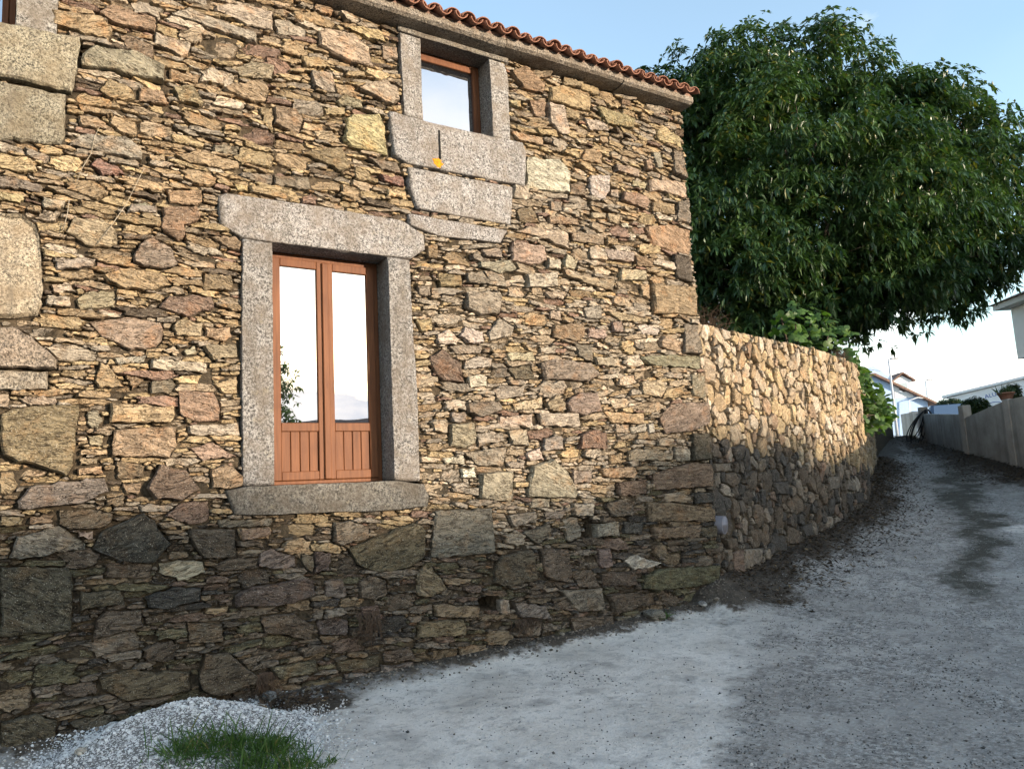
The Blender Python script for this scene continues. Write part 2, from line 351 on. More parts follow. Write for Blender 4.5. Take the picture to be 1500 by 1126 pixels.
def edge(ch, lo, hi):
    x0 = nd(n, 'ShaderNodeMath', operation='MULTIPLY_ADD', i_1=.9, i_2=-.9); n.links.new(b, x0.inputs[0]); x = nd(n, 'ShaderNodeMath', operation='MULTIPLY_ADD', i_1=.9); n.links.new(p_, x.inputs[0]); n.links.new(x0.outputs[0], x.inputs[2]); y = nd(n, 'ShaderNodeMath', operation='ADD'); n.links.new(x.outputs[0], y.inputs[0]); n.links.new(sp.outputs[ch], y.inputs[1])
    return ramp(n, y.outputs[0], [(lo, 0), (hi, 1)])
c = mix(n, edge(0, .3, .62), asph, conc)
c = mix(n, edge(2, .40, .85), c, mix(n, ramp(n, s1, [(.4, 0), (.6, 1)]), (.035, .034, .024), (.11, .10, .078)))
c = mix(n, edge(1, .35, .60), c, dirt)
hh = nd(n, 'ShaderNodeMath', operation='MULTIPLY_ADD', i_1=.5); n.links.new(s1, hh.inputs[0]); n.links.new(b, hh.inputs[2])
fin(n, bs, c, .82, bump(n, hh.outputs[0], .9, .03), .25)
m, n, bs = newmat('earth'); co = objco(n); a = noise(n, co, .6, 6, .6); fin(n, bs, mix(n, ramp(n, a, [(.35, 0), (.65, 1)]), (.06, .07, .03), (.13, .11, .06)), .95, None, .2)
# ------------------------------------------------------------------ terrain
_kd = np.array([-400, 0, 5.5, 7.5, 9, 11, 12.8, 14.6, 17.0, 20, 25, 30, 36, 45, 60, 400.])
_kz = np.array([0, 0, 0.0, 0.04, .17, .40, .64, .90, 1.27, 1.72, 2.24, 2.62, 2.85, 3.0, 3.1, 3.1])
def catmull(P, m=10):
    P = [np.asarray(p, float) for p in P]; P = [2 * P[0] - P[1]] + P + [2 * P[-1] - P[-2]]; o = []
    for i in range(1, len(P) - 2):
        for k in range(m):
            t = k / m
            o.append(.5 * ((2 * P[i]) + (-P[i - 1] + P[i + 1]) * t + (2 * P[i - 1] - 5 * P[i] + 4 * P[i + 1] - P[i + 2]) * t * t + (-P[i - 1] + 3 * P[i] - 3 * P[i + 1] + P[i + 2]) * t ** 3))
    o.append(P[-2]); return np.array(o)
GW = catmull([(6.80, .03), (8.4, .50), (10.2, 1.06), (11.9, 1.66), (13.25, 2.22), (13.85, 2.62), (14.7, 3.15), (19.5, 5.85), (26.7, 9.75)], 12)
# the concrete wall over the lane: depth, lateral
RW_VD = [(33, 16.65), (30, 15.6), (25, 13.3), (20.0, 11.72), (17.5, 11.30), (16.0, 11.0), (12, 10.8), (6, 10.9), (0, 11.2)]
RW = np.array([vd(d, l)[:2] for d, l in RW_VD])
def pdist(x, y, P):
    x, y = np.asarray(x, float), np.asarray(y, float); best = np.full(np.broadcast(x, y).shape, 1e9)
    for a, b in zip(P[:-1], P[1:]):
        e = b - a; t = np.clip(((x - a[0]) * e[0] + (y - a[1]) * e[1]) / (e @ e), 0, 1)
        best = np.minimum(best, np.hypot(x - a[0] - t * e[0], y - a[1] - t * e[1]))
    return best
def terrain(x, y):
    d, l = to_vd(x, y); z = np.interp(d, _kd, _kz)
    z = (z + np.interp(d - .8, _kd, _kz) + np.interp(d + .8, _kd, _kz)) / 3
    dg = pdist(x, y, GW); z = z + .20 * np.exp(-(dg / .45) ** 2) * (np.asarray(x) > 6.4)
    dr = pdist(x, y, RW); z = z + .16 * np.exp(-(dr / .8) ** 2)
    xf = np.asarray(x, float); yf = np.asarray(y, float)
    z = z + .07 * np.exp(-(np.minimum(yf, 0) / .22) ** 2) * (xf < 7.2) * (xf > -2) * (yf > -2)      # dirt thrown up against the house
    z = z + .012 * fbm(xf * 1.7, yf * 1.7, 0, 3)
    return z
# ground sheet to the horizon, lying under the lane
dd = np.concatenate([-np.geomspace(600, 8, 14), np.linspace(-6, 60, 45), np.geomspace(66, 1600, 16)]); ll = np.concatenate([-np.geomspace(1200, 24, 14), np.linspace(-20, 40, 41), np.geomspace(46, 1200, 14)])
D_, L_ = np.meshgrid(dd, ll, indexing='ij'); X_ = CAM[0] + D_ * f0[0] + L_ * r0[0]; Y_ = CAM[1] + D_ * f0[1] + L_ * r0[1]
Z_ = np.interp(D_, _kd, _kz) - .10
def gridfaces(a, b):
    i, j = np.meshgrid(np.arange(a - 1), np.arange(b - 1), indexing='ij'); i, j = i.ravel(), j.ravel()
    return np.stack([i * b + j, (i + 1) * b + j, (i + 1) * b + j + 1, i * b + j + 1], 1)
o = link('ground', mesh_np('ground', np.stack([X_.ravel(), Y_.ravel(), Z_.ravel()], 1), [gridfaces(*X_.shape)], True), MT['earth']); tag(o, 'brown green earth around the lane', None, kind='structure')
# the lane: fine sheet from wall to wall
def inpoly(x, y, P):
    x, y = np.asarray(x), np.asarray(y); r = np.zeros(x.shape, bool); n_ = len(P)
    for i in range(n_):
        (x0, y0), (x1, y1) = P[i], P[(i + 1) % n_]
        if y0 == y1: continue
        c = ((y0 > y) != (y1 > y)) & (x < (x1 - x0) * (y - y0) / (y1 - y0) + x0); r ^= c
    return r
dd = np.concatenate([np.linspace(-7, 2.4, 14), np.geomspace(2.6, 46, 330)]); rr = np.linspace(-1.25, 1.45, 400)
D_, R_ = np.meshgrid(dd, rr, indexing='ij'); L_ = R_ * np.maximum(D_, 3.0) + .0
X_ = CAM[0] + D_ * f0[0] + L_ * r0[0]; Y_ = CAM[1] + D_ * f0[1] + L_ * r0[1]; Z_ = terrain(X_, Y_)
gwx = np.concatenate([GW, [(26.7, 60), (6.8, 60)]]); inside = ((X_ < 6.86) & (Y_ > .14)) | inpoly(X_, Y_ - .16, gwx)
rwp = np.concatenate([RW, [vd(0, 60)[:2], vd(33, 60)[:2]]]); inside |= inpoly(X_ - .12 * r0[0], Y_ - .12 * r0[1], rwp)
AP = [(1.75, -.62), (2.5, -.30), (3.4, -.16), (4.4, -.04), (5.4, -.10), (6.2, -.12), (6.5, -.45), (6.0, -1.1), (5.2, -1.75), (4.5, -2.3), (3.7, -2.9), (3.0, -3.5), (1.2, -2.6), (1.3, -1.5)]
wx = X_ + .20 * fbm(X_ * 1.1, Y_ * 1.1, 4); wy = Y_ + .15 * fbm(X_ * 1.3, Y_ * 1.3, 9)
ap = np.array(AP); dap = pdist(wx, wy, np.concatenate([ap, ap[:1]])); sgn = np.where(inpoly(wx, wy, AP), 1, -1)
mR = np.clip(.5 + sgn * dap * np.where(Y_ < -.25 - .10 * (X_ - 2) * 0, np.clip(2.4 - .55 * (X_ - 2.5), .28, 2.4), 2.4), 0, 1)
pw = at(1496, 764, 12.2); mR = np.maximum(mR, np.clip(1.15 - np.hypot(*to_vd(X_ - pw[0] + CAM[0], Y_ - pw[1] + CAM[1])) / .5, 0, 1))
dg = pdist(X_, Y_, GW); dr = pdist(X_, Y_, RW); dh = np.where(X_ < 6.9, np.abs(Y_), 9)
dwarp = .35 * fbm(X_ * .9, Y_ * .9, 2)
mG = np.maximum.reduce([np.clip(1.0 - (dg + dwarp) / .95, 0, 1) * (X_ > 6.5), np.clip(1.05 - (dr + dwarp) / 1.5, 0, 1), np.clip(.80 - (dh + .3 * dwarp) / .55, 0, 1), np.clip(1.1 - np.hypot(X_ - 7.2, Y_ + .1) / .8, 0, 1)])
mG = np.maximum(mG, np.clip(.9 - np.hypot((X_ - 1.9) / .5, (Y_ + .35) / .35) * .6, 0, .8))
Dn, Ln = to_vd(X_, Y_); lc = Ln / Dn                                # damp mossy strip between the wheel tracks
wob = .035 * fbm(X_ * .8, Y_ * .8, 3) + .03 * fbm(X_ * 2.5, Y_ * 2.5, 6)
mB = np.clip(1.0 - np.abs(lc + wob - .575) / .07, 0, 1) * np.clip((Dn - 7.5) / 2, 0, 1) * np.clip((26 - Dn) / 8, 0, 1) * .95 + .4 * np.clip(fbm(X_ * .6, Y_ * .6, 7), 0, 1)
fc = gridfaces(*X_.shape); keep = ~inside.ravel()[fc].all(1)
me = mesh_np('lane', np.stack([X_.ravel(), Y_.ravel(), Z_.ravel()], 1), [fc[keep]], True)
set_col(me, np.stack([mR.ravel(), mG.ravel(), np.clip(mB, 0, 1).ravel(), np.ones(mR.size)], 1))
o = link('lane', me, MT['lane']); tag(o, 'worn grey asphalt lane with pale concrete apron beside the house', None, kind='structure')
# ------------------------------------------------------------------ rubble masonry
PAL = {'o': (.295, .215, .13), 'y': (.375, .285, .165), 'p': (.40, .335, .255), 'g': (.265, .222, .172), 'r': (.205, .135, .10), 'd': (.118, .090, .064),
       'k': (.074, .065, .055), 'm': (.122, .106, .063), 'w': (.48, .43, .355)}
def colour(code): return np.mean([PAL[c] for c in code if c in PAL], 0)
CROPS = dict(A=(0, 0, .26667), B=(400, 0, .26667), C=(300, 270, .41763), D=(0, 560, .26667), E=(0, 830, .33333), F=(640, 0, .28417), J=(600, 320, .30667),
             K=(600, 640, .33333), M=(0, 280, .26648), N=(300, 690, .28409), O=(100, 160, .2), Q=(740, 180, .21307), R=(1020, 640, .23083))
# outlines of the stones that can be told apart, traced: crop : colour : x,y ...
TRACED = '''
A:Gpg:0,140 440,215 445,260 400,520 0,430
A:Gpg:0,445 365,525 365,740 330,800 0,790
A:o:270,60 560,110 620,180 600,235 440,190 300,140
A:or:540,70 610,25 860,110 855,180 640,140 550,95
A:r:650,195 700,190 850,265 840,335 700,270
A:g:445,300 520,262 740,290 910,370 905,465 600,390 445,370
A:gp:850,180 1055,240 1040,310 1000,320 840,240
A:gp:935,80 1020,45 1170,110 1420,200 1425,245 1290,205 1040,115
A:gp:1165,45 1310,30 1500,75 1500,180 1350,150 1170,70
A:o:925,375 1100,420 1090,460 930,440
A:o:540,500 600,430 740,495 745,550 690,560 600,540
A:or:760,485 900,500 935,585 760,550
A:o:940,480 1060,475 1125,575 1100,590 980,560
A:or:1215,480 1430,445 1475,490 1460,560 1400,570 1230,510
A:go:1270,370 1380,335 1500,370 1500,450 1330,420
A:o:1420,590 1500,600 1500,740 1440,660
A:o:400,540 440,500 670,570 680,600 420,570
A:g:370,800 440,740 700,760 790,850 780,890 550,840
A:r:480,900 530,870 650,910 690,960 560,970
A:o:430,630 540,650 650,730 430,690
A:dg:0,980 60,970 245,1015 245,1060 0,1030
A:yo:0,1045 140,1080 130,1125 0,1100
O:yo:740,190 900,200 990,265 985,295 760,245
O:o:590,330 720,345 720,385 600,380
O:o:760,330 950,310 1250,380 1265,435 1140,435 870,395
O:rg:1060,255 1255,275 1245,345 1050,310
O:oo:700,590 990,590 985,670 930,710 740,690
O:do:680,720 940,725 965,780 960,820 850,860 840,960 800,970 680,880
O:g:445,700 660,710 660,765 420,750
O:dg:1250,460 1500,470 1500,555 1260,500
O:y:1200,540 1320,560 1330,610 1230,600
O:do:1020,930 1220,930 1260,980 1255,1050 1180,1030
M:Gp:0,115 130,130 200,180 230,300 240,560 215,690 0,745
M:Gpg:0,755 110,755 320,930 320,985 0,975
M:Gpg:0,985 275,990 270,1090 0,1105
M:g:235,30 370,60 340,110 230,100
M:g:190,150 240,105 340,120 300,175
M:go:360,230 400,150 560,155 640,220 655,295 600,310 480,300
M:g:690,85 800,60 870,90 870,125 720,110
M:gr:720,400 760,290 840,255 930,310 980,410 890,440
M:o:555,460 720,420 900,460 950,520 850,550 680,540 580,500
M:g:285,370 530,370 520,420 310,430
M:o:300,445 520,430 540,470 440,490 310,480
M:gp:270,510 380,500 430,560 290,560
M:gp:250,570 395,585 395,640 250,630
M:go:410,600 480,550 640,540 640,640 430,650
M:rd:915,575 1170,580 1180,650 1020,690 860,640
M:go:480,720 700,690 890,720 895,820 860,860 720,880 560,800
M:go:940,740 1000,700 1120,730 1100,800 960,800
M:o:1120,745 1270,750 1280,800 1240,830 1130,800
M:go:1110,850 1300,840 1310,910 1160,930
M:p:890,880 950,850 990,890 960,910
M:p:1000,880 1080,840 1090,900 1020,910
M:g:610,915 810,905 800,940 640,950
M:pg:820,920 1150,945 1150,1000 820,975
M:o:545,940 600,955 680,1080 530,1085 520,1030
M:do:680,1010 800,1030 730,1100
M:dg:820,1040 960,1035 970,1070 930,1115 825,1110
M:yo:1170,1060 1310,1010 1310,1110 1220,1110
M:do:1110,450 1280,470 1280,550 1120,545
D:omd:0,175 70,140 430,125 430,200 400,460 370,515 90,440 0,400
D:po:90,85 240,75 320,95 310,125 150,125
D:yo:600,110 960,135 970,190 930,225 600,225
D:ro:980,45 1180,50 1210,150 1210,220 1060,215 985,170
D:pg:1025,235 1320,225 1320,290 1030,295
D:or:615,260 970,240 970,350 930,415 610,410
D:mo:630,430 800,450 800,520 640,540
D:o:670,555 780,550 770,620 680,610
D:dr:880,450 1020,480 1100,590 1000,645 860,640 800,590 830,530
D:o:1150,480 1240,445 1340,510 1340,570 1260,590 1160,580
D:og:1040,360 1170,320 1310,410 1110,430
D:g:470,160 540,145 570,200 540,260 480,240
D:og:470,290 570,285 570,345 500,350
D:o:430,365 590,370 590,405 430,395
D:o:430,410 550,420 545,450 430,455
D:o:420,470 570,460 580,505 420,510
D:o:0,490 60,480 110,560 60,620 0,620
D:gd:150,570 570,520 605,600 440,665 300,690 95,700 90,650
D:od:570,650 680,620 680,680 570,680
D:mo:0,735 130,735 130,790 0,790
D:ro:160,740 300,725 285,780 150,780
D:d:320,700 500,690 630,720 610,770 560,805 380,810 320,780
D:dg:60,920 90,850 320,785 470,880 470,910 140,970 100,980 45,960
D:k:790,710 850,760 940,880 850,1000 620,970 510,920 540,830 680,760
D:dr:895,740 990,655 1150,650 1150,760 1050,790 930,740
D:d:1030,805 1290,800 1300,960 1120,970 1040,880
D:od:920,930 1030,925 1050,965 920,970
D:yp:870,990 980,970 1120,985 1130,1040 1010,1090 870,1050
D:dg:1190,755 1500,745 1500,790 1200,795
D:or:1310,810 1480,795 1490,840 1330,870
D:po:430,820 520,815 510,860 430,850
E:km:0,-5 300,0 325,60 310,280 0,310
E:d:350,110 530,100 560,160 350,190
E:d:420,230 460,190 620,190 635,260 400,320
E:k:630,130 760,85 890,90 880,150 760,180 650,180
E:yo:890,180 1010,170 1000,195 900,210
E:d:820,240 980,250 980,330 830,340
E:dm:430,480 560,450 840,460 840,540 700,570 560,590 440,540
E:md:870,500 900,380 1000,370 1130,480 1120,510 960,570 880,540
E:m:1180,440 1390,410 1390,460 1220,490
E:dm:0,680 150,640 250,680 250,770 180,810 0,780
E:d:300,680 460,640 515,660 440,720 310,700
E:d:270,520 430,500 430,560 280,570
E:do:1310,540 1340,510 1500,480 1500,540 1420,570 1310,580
N:yo:165,295 350,290 340,345 180,350
N:kg:270,490 280,420 340,395 470,440 475,490 360,510
N:dg:660,260 740,250 840,290 840,340 700,385 660,370
N:md:730,400 1000,290 1080,265 1140,300 1130,450 1040,500 900,520 800,490
N:d:490,420 560,440 560,530 500,480
N:d:565,410 650,420 640,510 565,530
N:gd:620,560 710,550 740,640 700,660 620,640
N:d:395,570 560,550 570,640 420,690 150,700 150,640 250,590
N:d:800,560 850,530 940,560 940,640 880,665 800,650
N:om:1090,590 1100,510 1170,490 1250,600 1150,650
N:kd:570,770 690,745 745,770 740,840 590,850
N:d:290,740 450,730 560,790 550,870 300,830
N:m:360,1000 580,970 590,1040 380,1070
N:m:670,980 900,945 905,1000 690,1040
N:g:715,1045 890,1035 880,1070 720,1090
N:gd:910,1000 1080,985 1080,1050 900,1065
N:d:920,930 1060,900 1090,970 920,985
N:om:1090,790 1340,780 1340,840 1090,855
N:dr:800,700 900,690 930,760 820,775
K:kg:110,320 360,310 380,510 210,525 90,530
K:pg:305,160 455,150 455,270 440,285 305,270
K:pg:530,130 620,95 690,150 735,250 720,265 515,262
K:g:235,70 420,40 410,130 300,125
K:p:140,95 240,80 245,120 150,115
K:pg:505,70 570,45 595,100 520,105
K:w:230,140 290,130 295,180 230,180
K:g:420,110 515,105 510,140 425,135
K:g:710,140 800,150 800,200 715,205
K:g:530,270 620,265 620,310 530,310
K:pg:710,290 810,290 805,350 720,345
K:g:420,340 560,325 560,375 450,395
K:g:590,330 680,320 670,360 600,360
K:g:670,360 730,350 760,440 700,465
K:g:805,380 920,370 920,430 810,440
K:dg:490,420 610,380 620,430 560,470
K:d:570,490 690,485 710,610 690,640 590,620
K:d:710,590 800,580 840,660 740,660
K:d:840,590 980,590 990,650 850,660
K:md:400,520 540,490 560,620 440,660 370,640 380,540
K:og:30,600 60,565 100,580 160,670 70,710 30,690
K:gd:820,490 880,490 895,570 840,580
K:wp:940,540 980,515 1110,555 1060,575 980,580
K:m:1030,610 1100,575 1360,565 1360,640 1060,675 1020,660
K:ord:1065,160 1240,110 1340,115 1335,215 1080,235 1065,200
K:o:830,140 980,130 1000,160 980,180 850,180
K:o:870,80 930,65 930,115 875,120
K:po:950,60 1070,50 1160,80 1150,100 960,105
K:pg:1160,50 1230,50 1230,105 1170,110
K:dr:905,200 1040,185 1040,250 920,260
K:d:850,290 940,270 980,310 970,350 880,350
K:od:1040,285 1160,285 1350,320 1355,370 1050,370
K:k:940,370 1030,375 1020,430 940,420
K:od:1060,400 1270,385 1270,440 1070,445
K:k:1240,245 1345,240 1345,290 1250,290
K:d:1270,395 1350,390 1350,440 1280,440
K:km:1240,-15 1330,-15 1330,100 1240,105
K:dg:650,670 850,665 860,760 740,770
K:d:860,690 1060,680 1080,730 900,780
K:gd:450,720 590,740 620,800 480,790
K:g:390,710 440,715 440,780 390,780
K:om:100,735 310,740 300,790 110,790
K:om:40,810 240,800 250,870 40,870
K:gd:900,790 1020,770 1030,810 940,840
K:d:700,790 890,780 890,840 720,860
J:go:480,110 640,130 650,200 610,225 480,205
J:po:490,60 560,40 760,70 760,150 640,100
J:g:330,150 440,140 445,190 350,185
J:g:325,210 480,200 515,245 430,265 330,235
J:gd:265,260 340,250 395,320 270,310
J:g:265,350 430,350 440,380 430,460 330,465 265,430
J:pg:370,550 430,475 500,520 490,555 380,590
J:w:235,560 260,520 350,545 350,595 280,600
J:p:120,560 180,530 235,580 220,605 130,600
J:g:180,610 260,600 360,610 345,645 220,645
J:rk:90,660 160,620 240,690 260,790 150,775 95,710
J:p:260,680 330,655 400,670 390,710 260,720
J:p:270,760 340,740 370,760 370,800 280,810
J:md:460,720 570,695 605,770 500,770
J:gd:615,690 690,670 860,690 915,745 850,780 640,770
J:g:395,810 440,795 540,800 540,850 420,865
J:yp:490,880 640,850 640,910 500,915
J:og:650,880 700,840 740,880 730,930 660,915
J:rg:745,880 800,830 890,835 910,920 830,940 760,930
J:gd:265,880 430,870 440,915 340,950 270,930
J:pg:420,950 590,930 595,990 430,990
J:pg:610,930 800,930 810,1000 620,990
J:g:190,985 310,970 315,1070 280,1095 190,1090
J:g:320,1020 440,1020 450,1060 330,1090
J:gp:100,960 180,960 180,1030 110,1020
J:g:190,930 270,920 270,970 200,975
J:pg:470,1010 560,1000 565,1090 480,1080
J:g:630,1050 730,1035 740,1109 640,1109
J:rd:810,1030 870,1005 940,1020 945,1100 800,1100
J:yo:920,920 1120,930 1120,985 960,975
J:op:975,980 1045,985 1040,1025 980,1025
J:p:1050,1000 1130,975 1130,1020 1060,1030
J:w:1135,980 1165,975 1170,1020 1140,1030
J:rg:1190,950 1240,890 1330,875 1430,880 1420,980 1340,1020 1220,1030
J:po:1100,780 1180,775 1220,810 1190,860 1110,840
J:o:1225,815 1310,795 1310,840 1270,860 1210,860
J:mg:1340,740 1410,750 1410,860 1350,850
J:mg:1100,660 1250,650 1390,660 1390,720 1130,700
J:o:1180,590 1210,560 1300,590 1290,640 1190,620
J:kg:1310,500 1370,505 1390,650 1300,645
J:ro:1150,310 1360,330 1370,470 1280,460 1160,455
J:yo:1100,310 1145,310 1145,390 1110,370
J:o:1120,40 1240,30 1340,60 1340,175 1240,155 1150,130
J:kd:1250,170 1340,185 1345,310 1270,290
J:pr:920,140 1065,170 1060,215 940,195
J:mo:1075,180 1160,190 1160,235 1080,230
J:op:1000,240 1130,250 1130,295 1000,300
J:og:770,60 925,90 925,130 780,110
J:o:935,90 995,100 990,130 940,130
J:ow:730,210 745,165 805,205 790,245 740,235
J:pg:815,200 900,195 970,225 880,225
J:p:655,200 720,195 725,245 650,245
J:gp:545,270 700,260 705,330 560,330
J:yg:715,270 980,290 970,350 830,310
J:yp:640,350 760,350 740,390 660,380
J:g:830,420 910,420 920,480 840,480
J:pr:660,440 720,440 730,490 670,480
J:do:680,510 820,500 830,560 800,590 680,570
J:rp:840,530 930,530 940,560 920,580 850,570
J:gd:790,600 875,600 870,690 800,660
J:gp:880,660 1000,670 1010,710 890,700
J:wp:1080,510 1110,500 1200,525 1190,560 1110,550
J:py:930,440 1060,460 1140,480 1140,495 1000,490
J:rg:960,490 1010,490 1015,545 970,545
J:rg:30,320 100,320 100,370 40,370
J:o:25,480 110,480 110,540 60,545
J:om:75,130 130,120 130,200 80,190
J:mo:130,260 250,270 255,330 140,330
J:py:450,640 590,640 600,680 470,680
Q:wp:145,235 360,255 430,340 435,500 300,470 150,455
Q:wg:555,390 600,365 705,365 710,480 680,520 640,535 590,500 570,450
Q:o:510,245 550,185 640,175 670,220 665,290 520,260
Q:go:750,285 920,320 920,375 755,335
Q:og:950,250 1000,250 1005,330 960,330
Q:pg:1010,195 1060,200 1080,320 1030,320
Q:yo:1035,45 1200,90 1205,175 1040,120
Q:op:980,390 1240,410 1250,520 1050,470 985,470
Q:o:1010,545 1160,560 1160,640 1005,610
Q:or:805,470 960,510 985,560 960,600 800,540
Q:g:720,460 780,450 790,520 725,500
Q:rg:450,410 545,420 550,510 450,480
Q:dg:1180,540 1250,530 1265,700 1170,680
Q:dg:1150,200 1210,190 1230,400 1150,350
Q:po:580,610 685,625 685,665 585,655
Q:og:695,625 785,635 780,705 700,690
Q:wp:795,680 850,690 850,725 800,710
Q:ro:280,640 510,655 515,700 290,700
Q:do:80,590 180,575 240,690 90,690
Q:g:295,540 400,540 400,605 310,600
Q:o:200,40 350,60 370,110 210,75
Q:yp:475,110 560,110 560,150 490,145
Q:o:640,90 710,95 710,145 640,130
Q:go:720,200 800,225 790,270 720,240
Q:py:870,390 975,420 960,465 880,440
Q:yo:30,50 260,110 270,170 80,120
F:or:365,380 440,345 555,430 540,490 440,460
F:y:575,450 640,440 790,500 790,580 700,560 580,520
F:gp:560,530 650,550 680,690 640,700 580,640
F:o:660,560 740,580 730,620 665,610
F:or:470,520 550,515 555,605 500,600
F:y:370,520 430,520 430,560 375,550
F:pg:750,610 850,630 890,680 780,670
F:oy:810,550 1010,620 1010,670 870,640
F:y:870,530 930,540 935,565 885,560
F:dy:650,400 750,430 740,460 650,438
F:o:950,560 1025,580 1025,608 955,590
F:or:945,510 1000,520 995,550 950,540
B:pr:235,180 300,165 430,190 520,270 545,380 420,350 330,310 250,260
B:yo:390,150 470,140 600,180 620,240 520,215
B:og:590,250 690,260 690,330 600,320
B:po:450,490 600,440 680,490 690,560 650,590 550,540
B:y:395,650 430,630 590,630 615,700 625,860 420,810 390,780
B:g:205,390 320,400 350,520 220,490
B:go:345,560 380,520 490,550 500,600 370,585
B:o:270,590 400,590 400,640 280,630
B:or:0,590 120,600 165,660 140,740 0,690
B:o:150,310 250,320 330,370 170,375
B:do:150,840 370,810 430,930 380,950 180,850
B:yg:210,720 330,720 385,790 240,770
B:yo:100,60 230,70 350,140 320,165 130,110
B:gp:0,110 80,110 185,160 180,200 20,180
B:og:225,20 330,50 330,90 220,60
B:o:440,920 530,950 540,1000 450,990
B:r:580,960 720,980 720,1030 590,1000
B:y:620,1035 735,1050 735,1090 625,1080
B:r:150,1090 210,1065 240,1125 150,1125
B:gd:510,870 690,890 715,960 590,930
B:dg:0,960 200,970 215,1050 0,1010
'''
def resample(P, step):
    P = np.asarray(P, float); o = []
    for a, b in zip(P, np.roll(P, -1, 0)):
        k = max(1, int(round(np.hypot(*(b - a)) / step)))
        for i in range(k): o.append(a + (b - a) * i / k)
    return np.array(o)
def centroid(P):
    x, y = P[:, 0], P[:, 1]; x1, y1 = np.roll(x, -1), np.roll(y, -1); c = x * y1 - x1 * y; A = c.sum() / 2
    return np.array([((x + x1) * c).sum(), ((y + y1) * c).sum()]) / (6 * A), A
def stone_rings(P, proud, depth, seed, scales, rough, edge, tilt=.06, rounding=.0):
    """outline P (n,2) in wall coordinates -> verts (s,z,h), faces and, per vertex, (seed, roughness, edge). h is measured out of the wall."""
    c, A = centroid(P); n = len(P)
    if A < 0: P = P[::-1]
    sz = math.sqrt(abs(A)); tx, tz = RNG.normal(0, tilt, 2)
    ss = np.asarray(scales)[:, None, None]; Q = c + (P - c)[None] * ss; q = (Q - c).reshape(-1, 2); s_ = np.repeat(np.asarray(scales), n)
    h = proud + q[:, 0] * tx + q[:, 1] * tz + rounding * sz * (1 - s_ * s_)
    V = np.concatenate([np.column_stack([P, np.full(n, -depth)]), np.column_stack([P, np.full(n, proud - 1.1 * edge)]), np.column_stack([Q.reshape(-1, 2), h]), [[c[0], c[1], proud + rounding * sz]]])
    W_ = np.zeros((len(V), 3)); W_[:, 0] = seed; W_[2 * n:, 1] = rough; W_[n:2 * n, 2] = edge
    m = len(scales) + 2; i = np.arange(n); j = (i + 1) % n
    Q4 = np.concatenate([np.stack([k * n + i, k * n + j, (k + 1) * n + j, (k + 1) * n + i], 1) for k in range(m - 1)])
    T3 = np.stack([(m - 1) * n + i, (m - 1) * n + j, np.full(n, m * n)], 1)
    return V, Q4, T3, W_
def roughen(parts):
    """noise heights for a list of (V,Q,T,W,rgba), all stones in one go"""
    V = np.concatenate([p[0] for p in parts]); W_ = np.concatenate([p[3] for p in parts]); x, z, sd = V[:, 0], V[:, 1], W_[:, 0]
    g = W_[:, 1] > 0; h = np.zeros(len(V))
    h[g] = W_[g, 1] * (1.2 * fbm(x[g] * 9 + sd[g] * 1.7, z[g] * 13, sd[g] * .73, 4) + .45 * fbm(x[g] * 12, z[g] * 50 + sd[g], sd[g] * .3, 2))
    e = W_[:, 2] > 0; h[e] = -W_[e, 2] * 1.4 * fbm(x[e] * 24 + sd[e], z[e] * 24, sd[e] * .37, 2)
    b = 0
    for p in parts: p[0][:, 2] += h[b:b + len(p[0])]; b += len(p[0])

